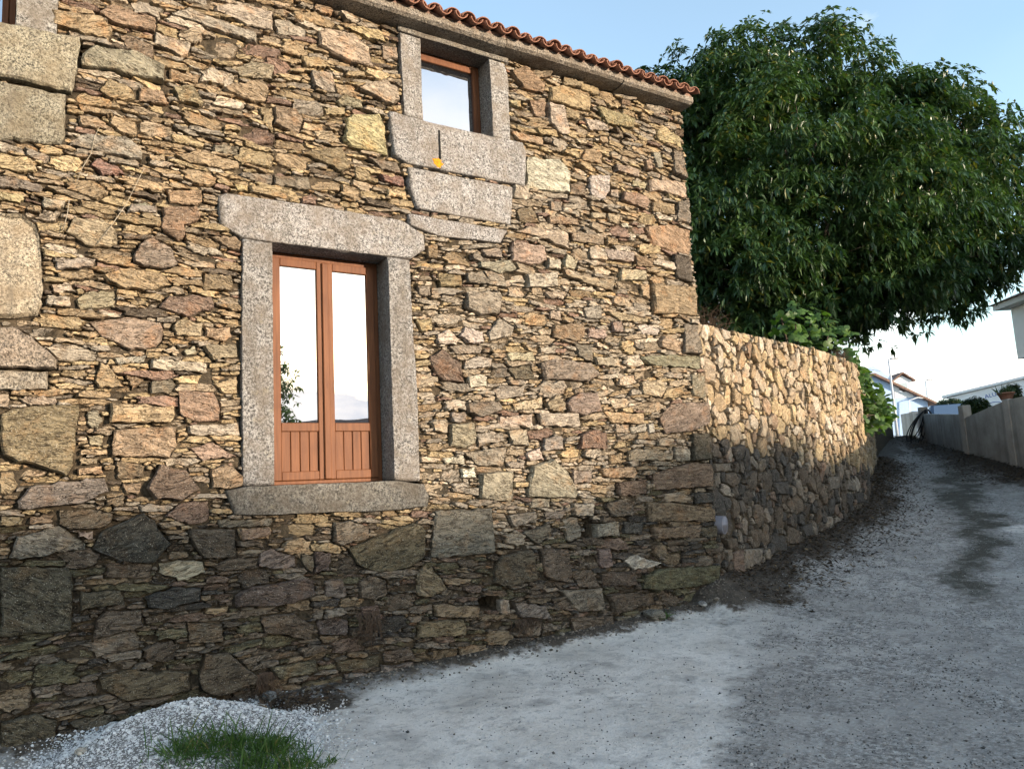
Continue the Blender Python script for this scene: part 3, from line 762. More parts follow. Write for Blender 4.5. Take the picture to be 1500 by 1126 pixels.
class Masonry:
    def __init__(s, s0, s1, z0, z1, res=.005):
        s.s0, s.z0, s.res = s0, z0, res; s.nx, s.nz = int((s1 - s0) / res), int((z1 - z0) / res)
        s.lab = np.zeros((s.nz, s.nx), np.int32); s.stones = []
    def ij(s, x, z): return (np.asarray((z - s.z0) / s.res)).astype(int), (np.asarray((x - s.s0) / s.res)).astype(int)
    def fill_poly(s, P, val, only_free=False):
        P = np.asarray(P); lo, hi = P.min(0), P.max(0)
        i0, j0 = s.ij(lo[0], lo[1]); i1, j1 = s.ij(hi[0], hi[1]); i0, j0 = max(int(i0), 0), max(int(j0), 0); i1, j1 = min(int(i1) + 2, s.nz), min(int(j1) + 2, s.nx)
        if i1 <= i0 or j1 <= j0: return 0
        zz, xx = np.meshgrid(s.z0 + (np.arange(i0, i1) + .5) * s.res, s.s0 + (np.arange(j0, j1) + .5) * s.res, indexing='ij')
        msk = inpoly(xx, zz, P); sub = s.lab[i0:i1, j0:j1]
        if only_free: msk &= sub == 0
        sub[msk] = val; return msk.sum()
    def scatter(s, tiers, zone, angle=.10, rng=RNG, dip=None):
        """tiers: (a_lo, a_hi, b_lo, b_hi, tries): darts, largest first"""
        occ = s.lab != 0; seeds = []
        th = np.linspace(0, 2 * np.pi, 12, endpoint=False)
        ring = np.concatenate([np.stack([np.cos(th), np.sin(th)], 1) * k for k in (.88, .5)] + [np.zeros((1, 2))])
        for (a0, a1, b0, b1, tries) in tiers:
            free = np.flatnonzero(~occ.ravel() & zone.ravel())
            if not len(free): break
            pick = rng.choice(free, tries); pz_, px_ = np.divmod(pick, s.nx); dp_ = dip(s.s0 + px_ * s.res, s.z0 + pz_ * s.res) if dip else np.zeros(tries)
            for q, dpk in zip(pick, dp_):
                i, j = divmod(int(q), s.nx)
                if occ[i, j]: continue
                a, b, w = rng.uniform(a0, a1), rng.uniform(b0, b1), rng.normal(0, angle) + dpk; ca, sa = math.cos(w), math.sin(w)
                px = ring[:, 0] * a; pz = ring[:, 1] * b; X = j + (px * ca - pz * sa) / s.res; Z = i + (px * sa + pz * ca) / s.res
                X = np.clip(X.astype(int), 0, s.nx - 1); Z = np.clip(Z.astype(int), 0, s.nz - 1)
                if occ[Z, X].any(): continue
                seeds.append((s.s0 + j * s.res, s.z0 + i * s.res, a, b, w))
                r = int(max(a, b) / s.res) + 1; u0, u1, v0, v1 = max(i - r, 0), min(i + r + 1, s.nz), max(j - r, 0), min(j + r + 1, s.nx)
                zz, xx = np.meshgrid((np.arange(u0, u1) - i) * s.res, (np.arange(v0, v1) - j) * s.res, indexing='ij')
                e = np.abs((xx * ca + zz * sa) / a) ** 4 + np.abs((-xx * sa + zz * ca) / b) ** 4
                occ[u0:u1, v0:v1] |= e < 1.05
        return seeds
    def cells(s, seeds, joint=.005, nmin=9, nmax=26, reach=1.75):
        best = np.full(s.lab.shape, 1e9, np.float32); lab = s.lab.copy(); free = s.lab == 0; base = 100000
        zc = s.z0 + np.arange(s.nz) * s.res; xc = s.s0 + np.arange(s.nx) * s.res
        zz, xx = np.meshgrid(zc, xc, indexing='ij'); wx = xx + .020 * fbm(xx * 14, zz * 14, 1.3, 2); wz = zz + .013 * fbm(xx * 16, zz * 22, 5.3, 2)
        for k, (x, z, a, b, w) in enumerate(seeds):
            r = int(max(a, b) * reach / s.res) + 1; i, j = s.ij(x, z); i, j = int(i), int(j); sl_ = np.s_[max(i - r, 0):i + r + 1, max(j - r, 0):j + r + 1]
            dx = wx[sl_] - x; dz = wz[sl_] - z; ca, sa = math.cos(w), math.sin(w)
            e = (np.abs((dx * ca + dz * sa) / a) ** 4 + np.abs((-dx * sa + dz * ca) / b) ** 4) ** .25
            up_ = (e < best[sl_]) & free[sl_] & (e < reach)
            best[sl_][up_] = e[up_]; lab[sl_][up_] = base + k
        out_ = []
        T = np.arange(.12, reach + .3, .045)
        for k, (x, z, a, b, w) in enumerate(seeds):
            n_ = int(np.clip((a + b) * 2 * 3.1 / .028, nmin, nmax)); th = np.linspace(0, 2 * np.pi, n_, endpoint=False) + w * 3
            ux, uz = np.cos(th) * a, np.sin(th) * b; ca, sa = math.cos(w), math.sin(w); ex, ez = ux * ca - uz * sa, ux * sa + uz * ca
            X = ((x + ex[:, None] * T - s.s0) / s.res).astype(int); Z = ((z + ez[:, None] * T - s.z0) / s.res).astype(int)
            ok = (X >= 0) & (X < s.nx) & (Z >= 0) & (Z < s.nz); hit = np.zeros(X.shape, bool); hit[ok] = lab[Z[ok], X[ok]] == base + k
            first = np.where(hit.all(1), len(T) - 1, np.argmin(hit, 1)); r = T[np.maximum(first - 1, 0)]
            ln = np.hypot(ex, ez); rm = np.maximum(r * ln - joint, .25 * ln * r + .002)
            P = np.stack([x + ex / ln * rm, z + ez / ln * rm], 1); out_.append(P)
        s.final = lab
        return out_
def merged(parts, S, name, mat, parent, smooth=False):
    """many stones as one mesh. parts: (V(s,z,h), Q4, T3, rgba)"""
    Vs, Qs, Ts, Cs, b = [], [], [], [], 0
    for V, Q, T, _, c in parts:
        Vs.append(V); Qs.append(Q + b); Ts.append(T + b); Cs.append(np.tile(c, (len(V), 1))); b += len(V)
    V = np.concatenate(Vs); me = mesh_np(name, S(V), [np.concatenate(Qs), np.concatenate(Ts)], smooth); set_col(me, np.concatenate(Cs))
    return link(name, me, mat, parent)
def single(part, S, name, mat, parent, smooth=False):
    V, Q, T, _, c = part; me = mesh_np(name, S(V), [Q, T], smooth); set_col(me, np.tile(c, (len(V), 1))); return link(name, me, mat, parent)
# ------------------------------------------------------------------ the house
UC, ZTOP = 6.82, 6.13
DOOR = (1.745, 2.80, 1.715, 3.775); WIN = (3.22, 4.015, 5.195, 6.075); LWIN = (-1.05, -.145, 5.20, 6.075)
house = empty('stone_house', (0, 0, 0)); tag(house, 'old two-storey rubble stone house with granite window surrounds and tiled eave', 'house')
SF = lambda V: np.column_stack([V[:, 0], -V[:, 2], V[:, 1]])
# wall core with openings
us = sorted({-6., UC - .03, *DOOR[:2], *WIN[:2], *LWIN[:2]}); zs = sorted({-.6, ZTOP, *DOOR[2:], *WIN[2:], *LWIN[2:]})
mb = MB()
def is_open(u, z): return any(a < u < b and c < z < d for a, b, c, d in (DOOR, WIN, LWIN))
for u0, u1 in zip(us[:-1], us[1:]):
    for z0, z1 in zip(zs[:-1], zs[1:]):
        if not is_open((u0 + u1) / 2, (z0 + z1) / 2): mb.add([(u0, .32, z0), (u1, .32, z0), (u1, .32, z1), (u0, .32, z1)] if u0 >= -1.6 or True else [], [(0, 1, 2, 3)])
for a, b, c, d in (DOOR, WIN, LWIN):
    a, b, c, d = a - .012, b + .012, c - .012, d + .012
    for q in ([(a, c), (b, c)], [(b, c), (b, d)], [(b, d), (a, d)], [(a, d), (a, c)]):
        mb.add([(q[0][0], .05, q[0][1]), (q[1][0], .05, q[1][1]), (q[1][0], .55, q[1][1]), (q[0][0], .55, q[0][1])], [(0, 1, 2, 3)])
mb_keep = mb
me = bpy.data.meshes.new('wall'); me.from_pydata(mb.v, [], mb.f); me.update()
wall = link('wall', me, MT['mortar'], house)
MB().box(-6, UC - .031, .9, 7.0, -.6, ZTOP - .002).build('wall', MT['rubble_far'], house)
MB().box(UC - .03, UC - .002, .06, 7.0, -.6, ZTOP - .003).build('wall', MT['rubble_far'], house)
MB().box(-6, -1.58, .02, .31, -.6, ZTOP - .005).build('wall', MT['rubble_far'], house)
MB().box(-6, UC - .04, .56, .89, -.6, ZTOP - .004).build('inner_wall', MT['dark'], house)

mas = Masonry(-1.6, UC, -.25, ZTOP, .005)
# granite pieces: (u,z) outlines, how proud, how deep
def pix(crop, txt):
    x0, y0, s = CROPS[crop]; return np.array([fac(x0 + float(a) * s, y0 + float(b) * s) for a, b in (t.split(',') for t in txt.split())])
lint = pix('C', '45,45 70,35 400,80 690,130 765,180 770,230 722,262'); lint = np.concatenate([lint, [(2.80, DOOR[3]), (1.745, DOOR[3]), (1.50, DOOR[3] + .005), (1.325, 3.87)]])
sill = pix('N', '105,100 150,225 350,225 560,215 980,200 1140,180 1145,130 1120,68'); sill = np.concatenate([sill, [(2.80, 1.712), (1.745, 1.712), (1.52, 1.712)]])
b1 = pix('B', '630,625 820,655 1280,770 1360,790 1380,850 1375,1030 730,905 660,860'); b1[1] = (3.21, 5.192); b1[2] = (4.03, 5.192); b1[0][1] = 5.21
b2 = pix('B', '737,922 1312,1034 1300,1240 790,1150 742,1030'); b3 = np.array([fac(*p) for p in [(598, 314), (742, 338), (733, 356), (640, 346), (600, 330)]])
GRAN = [('lintel_stone', lint, .030, .30, (.44, .40, .365)), ('jamb_stone', [(1.495, 1.718), (1.745, 1.718), (1.745, 3.772), (1.50, 3.772), (1.485, 2.7)], .026, .30, (.45, .41, .37)),
        ('jamb_stone', [(2.80, 1.718), (3.05, 1.70), (3.055, 2.5), (3.03, 3.2), (3.02, 3.768), (2.80, 3.772)], .028, .30, (.44, .40, .36)), ('sill_stone', sill, .050, .30, (.24, .215, .18)),
        ('jamb_stone', [(3.015, 5.215), (3.22, 5.198), (3.22, 6.07), (3.0, 6.07)], .025, .25, (.46, .42, .38)), ('jamb_stone', [(4.015, 5.198), (4.225, 5.198), (4.235, 5.9), (4.20, 6.06), (4.015, 6.07)], .030, .25, (.46, .42, .38)),
        ('lintel_stone', [(2.98, 6.078), (4.26, 6.078), (4.26, 6.126), (2.98, 6.126)], .035, .25, (.36, .32, .27)), ('sill_stone', b1, .045, .25, (.48, .44, .405)), ('block_stone', b2, .030, .2, (.47, .43, .395)), ('block_stone', b3, .022, .2, (.43, .39, .36)),
        ('jamb_stone', [(-.143, 5.2), (.12, 5.16), (.14, 6.07), (-.143, 6.07)], .03, .25, (.42, .38, .33)), ('sill_stone', [(-1.35, 5.0), (.33, 5.0), (.33, 5.17), (-.143, 5.196), (-1.35, 5.196)], .02, .2, (.38, .32, .25))]
big = []
for nm, P, pr, dp, c in GRAN[:-1]:
    P = np.asarray(P, float)
    if centroid(P)[1] < 0: P = P[::-1]
    mas.fill_poly(P, -2)
    R_ = resample(P, .045)
    R_ = R_ + np.column_stack([fbm(R_[:, 0] * 9, R_[:, 1] * 9, 1), fbm(R_[:, 0] * 9, R_[:, 1] * 9, 7)]) * .006
    for a, b, cc, d in (DOOR, WIN, LWIN):   # no piece may reach into an opening
        ins = (R_[:, 0] > a) & (R_[:, 0] < b) & (R_[:, 1] > cc) & (R_[:, 1] < d)
        for k in np.flatnonzero(ins):
            du = [R_[k, 0] - a, b - R_[k, 0], R_[k, 1] - cc, d - R_[k, 1]]; q = int(np.argmin(du)); R_[k, 0 if q < 2 else 1] = (a, b, cc, d)[q]
    V, Q, T, W_ = stone_rings(R_, pr, dp, len(big) + 900, (.975, .93, .85, .72, .55, .36, .18), .007, .012, .0); prt = (V, Q, T, W_, np.array([*(np.array(c) * [.94, .97, 1.0] * RNG.uniform(.58, .76)), RNG.random()])); roughen([prt])
    o = single(prt, SF, nm, MT['granite'], house, True); big.append(o)
for a, b, c, d in (DOOR, WIN, LWIN): mas.fill_poly([(a, c), (b, c), (b, d), (a, d)], -2)
# dark holes between the stones
for cr, t in (('K', '762,358 800,358 800,440 770,440'), ('K', '305,715 330,700 395,700 390,760 310,755'), ('K', '893,795 925,790 930,840 900,845'), ('N', '1085,985 1130,980 1120,1060 1085,1060'), ('A', '440,235 500,262 440,300')):
    mas.fill_poly(pix(cr, t), -3)
# traced stones
named, rest = [], []
lines = [l for l in TRACED.strip().splitlines()]
for k, l in enumerate(lines):
    cr, code, txt = l.split(':'); P = pix(cr, txt)
    cA, A = centroid(P)
    if A < 0: P = P[::-1]
    if cr in 'AM' and txt.startswith('0,') or (cr in 'DE' and txt.startswith('0,')): P[P[:, 0] < -.15 + .12 * P[:, 1] * 0, 0] -= .25
    P = P[(P[:, 0] < UC + 1)]; P[:, 0] = np.minimum(P[:, 0], UC)
    mas.fill_poly(P, k + 1, True)
    sz = math.sqrt(abs(A)); R_ = resample(P, float(np.clip(sz / 6, .022, .05)))
    c0, _ = centroid(R_)
    R_ = c0 + (R_ - c0) * (1 - .010 / max(sz, .06)) + np.column_stack([fbm(R_[:, 0] * 17, R_[:, 1] * 17, 1), fbm(R_[:, 0] * 17, R_[:, 1] * 17, 7)]) * .012 + RNG.normal(0, .0045, R_.shape)
    R_[:, 0] = np.minimum(R_[:, 0], UC)
    sc_ = (.94, .84, .68, .48, .25) if sz > .16 else (.90, .68, .36)
    pr = RNG.uniform(.0, .032) + (.02 if sz > .22 else 0)
    V, Q, T, W_ = stone_rings(R_, pr, .05, k + 1, sc_, .017 if sz > .15 else .012, .016, .07, .02)
    col = colour(code) * RNG.uniform(.88, 1.12) * (1 + RNG.normal(0, .03, 3)) * (.80 if 'G' in code else 1)
    if k == len(lines) + 5: pr += .05
    named.append((abs(A), (V, Q, T, W_, np.array([*col, RNG.random()])), 'G' in code))
# small stones thrown in between, largest first, then slivers
zc = mas.z0 + np.arange(mas.nz) * mas.res; zone = np.ones(mas.lab.shape, bool)
dip = lambda x, z: -.02 + .16 * fbm(x * .55, z * .8, 6, 2)
seeds = mas.scatter([(.09, .15, .04, .07, 700), (.075, .16, .015, .032, 5500), (.05, .095, .011, .020, 14000), (.026, .05, .009, .014, 18000), (.016, .026, .008, .012, 16000)], zone, .07, dip=dip)
cells = mas.cells(seeds, .0035)
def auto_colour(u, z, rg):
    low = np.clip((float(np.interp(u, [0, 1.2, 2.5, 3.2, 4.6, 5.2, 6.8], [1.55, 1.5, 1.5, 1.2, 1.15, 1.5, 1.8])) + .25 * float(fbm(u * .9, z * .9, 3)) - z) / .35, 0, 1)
    if rg.random() < low: code = rg.choice(['d', 'k', 'm', 'gd', 'od', 'dg', 'rd'], p=[.27, .12, .14, .14, .13, .12, .08])  # darker stones low down: grime, plus the cast shade put into the colour
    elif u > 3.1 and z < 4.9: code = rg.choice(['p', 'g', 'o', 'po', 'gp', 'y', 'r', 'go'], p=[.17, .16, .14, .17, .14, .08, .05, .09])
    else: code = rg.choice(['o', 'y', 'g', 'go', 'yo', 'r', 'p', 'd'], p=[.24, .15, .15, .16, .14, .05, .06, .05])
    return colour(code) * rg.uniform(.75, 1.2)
for k, ((x, z, a, b, w), P) in enumerate(zip(seeds, cells)):
    A = abs(centroid(P)[1]); sz = math.sqrt(A)
    if sz < .010: continue
    pr = RNG.uniform(-.034, .030); R_ = P + RNG.normal(0, .0028, P.shape); R_[:, 0] = np.minimum(R_[:, 0], UC)
    big_ = sz > .075
    V, Q, T, W_ = stone_rings(R_, pr, .05, 2000 + k, (.90, .66, .34) if big_ else (.80, .42) if sz > .035 else (.72,), .015 if big_ else .011, .013 if big_ else .006, .17, .01)
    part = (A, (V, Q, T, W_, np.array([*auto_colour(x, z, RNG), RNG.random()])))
    rest.append(part)
roughen([p[1] for p in named + rest])
rest.sort(key=lambda t: -t[0]); named.sort(key=lambda t: -t[0])
need = max(0, 300 - len(named)); rest_named, rest = rest[:need], named[300:] + rest[need:]
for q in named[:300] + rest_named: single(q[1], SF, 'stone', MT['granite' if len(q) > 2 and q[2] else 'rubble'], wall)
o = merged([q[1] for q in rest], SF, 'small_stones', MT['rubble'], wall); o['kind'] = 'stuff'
gu, gz = np.meshgrid(np.arange(-1.6, UC - .02, .022), np.arange(-.2, ZTOP - .02, .022), indexing='ij')
gh = -.036 + .020 * fbm(gu * 11, gz * 11, 2, 2) + .013 * fbm(gu * 40, gz * 40, 8, 2)
jj, ii = np.clip(((gu - mas.s0) / mas.res).astype(int), 0, mas.nx - 1), np.clip(((gz - mas.z0) / mas.res).astype(int), 0, mas.nz - 1)
gv = mas.lab[ii, jj]; gh[gv == -3] = -.30
fc = gridfaces(*gu.shape); kp = ~((gv.ravel()[fc] == -2).any(1))
o = link('bedding_mortar', mesh_np('bedding_mortar', np.column_stack([gu.ravel(), -gh.ravel(), gz.ravel()]), [fc[kp]], True), MT['mortar'], wall)
NSTONE = (len(named), len(rest)); print('house stones', NSTONE)
# slot as a dark strip painting its shade, and lichen on the sill block
x0, y0 = fac(638, 241); rg = np.random.default_rng(3)
th = np.linspace(0, 2 * np.pi, 22, endpoint=False); rad = .052 * (1 + .22 * rg.normal(0, 1, 22).clip(-1.2, 1.2)); P = np.column_stack([x0 + rad * np.cos(th), y0 + rad * 1.0 * np.sin(th)])
V, Q, T, W_ = stone_rings(P, .0515, -.04, 5, (.8, .5), .002, .004, 0); single((V, Q, T, W_, np.array([.5, .2, .01, 1])), SF, 'lichen', MT['lichen'], house)
(u0, z0), (u1, z1) = fac(640, 194), fac(643, 236)
MB().box(u0 - .008, u0 + .008, -.0535, -.03, z1, z0).build('slot_shade', MT['dark'], house)

# cornice slabs under the tiles
cuts = [-6, -3.9, -1.7, .4, 2.02, 4.13, 5.72, 6.83]
for k, (a, b) in enumerate(zip(cuts[:-1], cuts[1:])):
    n_ = max(3, int((b - a) / .12)); prof = [(.30, 6.132), (.02, 6.132), (-.10, 6.133), (-.17, 6.142), (-.205, 6.165), (-.208, 6.225), (.30, 6.225)]
    V = []; xs = np.linspace(a + .006, b - .006, n_)
    for x in xs: V += [(x, y + .010 * float(fbm(x * 3, y * 5, z)), z + .008 * float(fbm(x * 4 + 9, y * 3, z * 2)) * (z < 6.2) + (.010 * (k % 2))) for y, z in prof]
    m_ = len(prof); F = [(i * m_ + j, (i + 1) * m_ + j, (i + 1) * m_ + (j + 1) % m_, i * m_ + (j + 1) % m_) for i in range(n_ - 1) for j in range(m_)] + [tuple(range(m_)), tuple((n_ - 1) * m_ + j for j in range(m_))[::-1]]
    mb = MB().add(V, F); o = mb.build('cornice_slab', MT['granite'], house); set_col(o.data, np.tile([.27, .235, .195, 1], (len(o.data.vertices), 1)))
# roof
SLOPE = math.radians(21); ry, rz_ = 3.6, 6.25 + 3.8 * math.tan(SLOPE)
roof = MB().prism([(-.20, 6.228), (3.6, rz_), (7.4, 6.228), (7.4, 6.26), (3.6, rz_ + .032), (-.20, 6.26)], -6.0, 6.8, 'y')
roof.v = [(y, x, z) for x, y, z in roof.v]; roof = roof.build('roof', MT['tile_far'], house)
def tile_mesh(name, r0_, r1_, ln, up, rg):
    n_, m_ = 9, 4; V = []
    for sgn, dr_ in ((1, 0), (1, -.011)):
        for i in range(m_):
            t = i / (m_ - 1); r = (r0_ + (r1_ - r0_) * t) + dr_
            for k in range(n_):
                a = math.pi * (.02 + .96 * k / (n_ - 1)); x = r * math.cos(a); z = r * math.sin(a) * .82
                V.append((x, t * ln, z if up else -z))
    nb = n_ * m_; F = []
    for i in range(m_ - 1):
        for k in range(n_ - 1):
            q = i * n_ + k; F += [(q, q + 1, q + n_ + 1, q + n_), (nb + q, nb + q + n_, nb + q + n_ + 1, nb + q + 1)]
    for k in range(n_ - 1): F += [(k, nb + k, nb + k + 1, k + 1), ((m_ - 1) * n_ + k, (m_ - 1) * n_ + k + 1, nb + (m_ - 1) * n_ + k + 1, nb + (m_ - 1) * n_ + k)]
    for i in range(m_ - 1): F += [(i * n_, (i + 1) * n_, nb + (i + 1) * n_, nb + i * n_), (i * n_ + n_ - 1, nb + i * n_ + n_ - 1, nb + (i + 1) * n_ + n_ - 1, (i + 1) * n_ + n_ - 1)]
    me = bpy.data.meshes.new(name); me.from_pydata(V, [], F); me.polygons.foreach_set('use_smooth', [True] * len(F)); me.update(); bmfix(me); me.materials.append(MT['terracotta']); return me
cov = tile_mesh('cover_tile', .083, .066, .46, True, None); cha = tile_mesh('channel_tile', .072, .086, .46, False, None)
PER = .1746; u = 6.596 + PER; i = 0
while u > -1.6:
    for row in range(2):
        jx, jz, jr = RNG.normal(0, .004), RNG.normal(0, .004), RNG.normal(0, .022)
        off = row * .40; zt = 6.255 + off * math.tan(SLOPE)
        o = link('channel_tile', cha, None, roof, (u - PER / 2 + jx * .6, -.315 + off * 1 + RNG.normal(0, .006), zt + .048 - .028)); o.rotation_euler = (SLOPE, 0, jr)
        o = link('cover_tile', cov, None, roof, (u + jx, -.295 + off + RNG.normal(0, .010), zt - .075 + .055 + jz)); o.rotation_euler = (SLOPE, 0, jr)
    u -= PER
# french window
def french(parent):
    a, b, c, d = DOOR; y0, y1 = .235, .30
    fr = MB(); fr.box(a + .002, a + .05, y0, y1, c + .002, d - .002, .004); fr.box(b - .05, b - .002, y0, y1, c + .002, d - .002, .004); fr.box(a + .0501, b - .0501, y0, y1, d - .055, d - .002, .004); fr.box(a + .0501, b - .0501, y0 - .02, y1, c + .002, c + .035, .006)
    fr.build('door_frame', MT['wood'], parent)
    mid = (a + b) / 2
    for k, (l, r) in enumerate(((a + .052, mid - .003), (mid + .003, b - .052))):
        z0, z1 = c + .038, d - .058; w = .072; zr = 2.175; yl0, yl1 = .205, .262
        lf = MB(); lf.box(l, l + w, yl0, yl1, z0, z1, .005); lf.box(r - w, r, yl0, yl1, z0, z1, .005)
        lf.box(l + w + .0004, r - w - .0004, yl0 + .001, yl1, z1 - w, z1, .005); lf.box(l + w + .0004, r - w - .0004, yl0 + .001, yl1, zr, zr + .075, .005); lf.box(l + w + .0004, r - w - .0004, yl0 + .001, yl1, z0, z0 + .075, .005)
        leaf = lf.build('door_leaf', MT['wood'], parent)
        MB().box(l + w - .004, r - w + .004, yl0 + .022, yl0 + .030, zr + .071, z1 - w + .004).build('pane', MT['glass'], leaf)
        pl = (r - l - 2 * w) / 4
        for q in range(4): MB().box(l + w + q * pl + .002, l + w + (q + 1) * pl - .002, yl0 + .020 + .002 * (q % 2), yl0 + .038, z0 + .072, zr + .003, .005).build('plank', MT['wood'], leaf)
        if k == 0: MB().box(r - .026, r + .032, yl0 - .022, yl0 - .0005, z0 + .002, z1 - .01, .006).build('astragal', MT['wood'], leaf)
french(house)
def casement(parent, box_, y0=.20):
    a, b, c, d = box_
    fr = MB(); fr.box(a + .002, a + .045, y0, y0 + .07, c + .002, d - .002, .004); fr.box(b - .045, b - .002, y0, y0 + .07, c + .002, d - .002, .004); fr.box(a + .0451, b - .0451, y0, y0 + .07, d - .05, d - .002, .004); fr.box(a + .0451, b - .0451, y0 - .015, y0 + .07, c + .002, c + .05, .006)
    w = fr.build('window_frame', MT['wood'], parent); l, r, z0, z1 = a + .0455, b - .0455, c + .0505, d - .0505; t = .045
    s = MB(); s.box(l, l + t, y0 - .012, y0 + .05, z0, z1, .005); s.box(r - t, r, y0 - .012, y0 + .05, z0, z1, .005); s.box(l + t + .0003, r - t - .0003, y0 - .011, y0 + .05, z1 - t, z1, .005); s.box(l + t + .0003, r - t - .0003, y0 - .011, y0 + .05, z0, z0 + t, .005)
    s.build('sash', MT['wood'], w); MB().box(l + t - .004, r - t + .004, y0 + .012, y0 + .02, z0 + t - .004, z1 - t + .004).build('pane', MT['glass'], w)
casement(house, WIN); casement(house, LWIN)
# ------------------------------------------------------------------ garden wall of field stones
gl_ = np.concatenate([[0], np.cumsum(np.hypot(*np.diff(GW, axis=0).T))])
def gw_pt(s):
    s = np.asarray(s, float); x = np.interp(s, gl_, GW[:, 0]); y = np.interp(s, gl_, GW[:, 1])
    e = .06; tx = np.interp(s + e, gl_, GW[:, 0]) - np.interp(s - e, gl_, GW[:, 0]); ty = np.interp(s + e, gl_, GW[:, 1]) - np.interp(s - e, gl_, GW[:, 1]); n_ = np.hypot(tx, ty) + 1e-9
    return x, y, ty / n_, -tx / n_
def SG(V):
    x, y, nx, ny = gw_pt(V[:, 0]); return np.column_stack([x + nx * V[:, 2], y + ny * V[:, 2], V[:, 1]])
def gw_top(s): return np.interp(s, [0, 3, 7.2, 8.5, 14, 24], [3.47, 3.55, 3.62, 3.55, 3.65, 3.95]) + .035 * fbm(np.asarray(s) * 2.3, 3.1, 0, 2)
gwall = empty('garden_wall', (float(GW[0, 0]), float(GW[0, 1]), 0)); tag(gwall, 'tall curved garden wall of small tan field stones beside the lane', 'stone wall')
def rebase(o, par): o.matrix_parent_inverse = Matrix.Translation(-par.location); return o
ss = np.linspace(0, gl_[-1], 170); hs = [-.45, -.035]
V, F = [], []
for i, s_ in enumerate(ss):
    zt = float(gw_top(s_)) - .03
    for h_, z_ in ((-.035, -.3), (-.035, zt), (-.50, zt), (-.50, -.3)): V.append((s_, z_, h_))
for i in range(len(ss) - 1):
    for k in range(3): F.append((4 * i + k, 4 * i + k + 1, 4 * i + k + 5, 4 * i + k + 4))
F += [(0, 1, 2, 3), tuple(4 * (len(ss) - 1) + k for k in (3, 2, 1, 0))]
me = bpy.data.meshes.new('wall_core'); me.from_pydata([tuple(v) for v in SG(np.array(V))], [], F); me.update(); bmfix(me); core = rebase(link('wall_core', me, MT['mortar'], gwall), gwall)
SEND = 12.5
mg = Masonry(0.0, SEND, .0, 3.9, .007)
zz, xx = np.meshgrid(mg.z0 + np.arange(mg.nz) * mg.res, mg.s0 + np.arange(mg.nx) * mg.res, indexing='ij')
gx, gy, gnx, gny = gw_pt(mg.s0 + np.arange(mg.nx) * mg.res); gb = terrain(gx + gnx * .1, gy + gny * .1) - .12
mg.lab[zz > gw_top(xx) - .015] = -2; mg.lab[zz < gb[None, :]] = -2
gcol = {}
def gtrace(txt, code):       # some single stones seen on it, at px given
    P = []
    for t in txt.split():
        a, b = map(float, t.split(',')); v = ray(1020 + a * .23083, 640 + b * .23083)
        # intersect with the wall's vertical sheet
        best = None
        for q0, q1, l0 in zip(GW[:-1], GW[1:], gl_[:-1]):
            e = q1 - q0; M2 = np.array([[v[0], -e[0]], [v[1], -e[1]]]); t_, k_ = np.linalg.solve(M2, q0 - CAM[:2])
            if -.001 <= k_ <= 1.001 and t_ > 0: best = (l0 + k_ * np.hypot(*e), CAM[2] + t_ * v[2]); break
        if best is None: return None
        P.append(best)
    return np.array(P)
gnamed = []
for txt, code in (('230,730 300,710 300,860 235,895', 'dr'), ('300,712 410,705 385,850 303,858', 'gd'), ('165,650 250,640 270,690 205,710', 'd'), ('490,290 590,280 590,365 510,360', 'k'), ('100,170 220,165 225,215 110,220', 'dg'), ('840,255 895,250 900,325 850,330', 'kg'), ('965,250 1010,300 1000,345 965,330', 'kg'),
                  ('580,560 650,590 655,670 590,680', 'd'), ('420,850 530,820 560,880 500,935 425,920', 'kd'), ('300,880 400,870 415,930 330,960', 'd'), ('660,570 740,545 740,620 680,630', 'k'), ('1010,355 1070,350 1075,410 1015,420', 'k'), ('175,235 240,225 265,290 220,320 180,290', 'd')):
    P = gtrace(txt, code)
    if P is None: continue
    if centroid(P)[1] < 0: P = P[::-1]
    mg.fill_poly(P, 1, True); R_ = resample(P, .04); R_ = R_ + np.column_stack([fbm(R_[:, 0] * 17, R_[:, 1] * 17, 1), fbm(R_[:, 0] * 17, R_[:, 1] * 17, 7)]) * .012
    V, Q, T, W_ = stone_rings(R_, RNG.uniform(.0, .03), .05, 7000 + len(gnamed), (.92, .78, .55, .28), .015, .018, .06, .04); gnamed.append((abs(centroid(P)[1]), (V, Q, T, W_, np.array([*colour(code), RNG.random()]))))
gseeds = mg.scatter([(.08, .13, .08, .14, 900), (.055, .095, .05, .09, 4000), (.035, .06, .03, .06, 7000), (.022, .036, .02, .035, 9000)], mg.lab == 0, .45)
gcells = mg.cells(gseeds, .008, 10, 22, 1.6); grest = []
for k, ((x, z, a, b, w), P) in enumerate(zip(gseeds, gcells)):
    A = abs(centroid(P)[1]); sz = math.sqrt(A)
    if sz < .02: continue
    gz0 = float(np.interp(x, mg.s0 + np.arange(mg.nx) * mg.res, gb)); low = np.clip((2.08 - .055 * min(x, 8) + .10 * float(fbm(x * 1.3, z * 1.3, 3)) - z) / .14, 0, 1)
    if RNG.random() < low: code = RNG.choice(['d', 'k', 'gd', 'dg', 'g', 'rd', 'kd'], p=[.24, .27, .11, .10, .04, .06, .18])  # below the shadow line both shade and grime are put into the stone colour
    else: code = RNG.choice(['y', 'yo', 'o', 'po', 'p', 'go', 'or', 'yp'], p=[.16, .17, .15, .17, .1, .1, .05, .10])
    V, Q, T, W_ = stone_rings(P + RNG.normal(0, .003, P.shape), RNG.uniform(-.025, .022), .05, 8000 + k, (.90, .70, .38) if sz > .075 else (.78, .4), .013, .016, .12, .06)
    grest.append((A, (V, Q, T, W_, np.array([*(colour(code) * RNG.uniform(.8, 1.15)), RNG.random()]))))
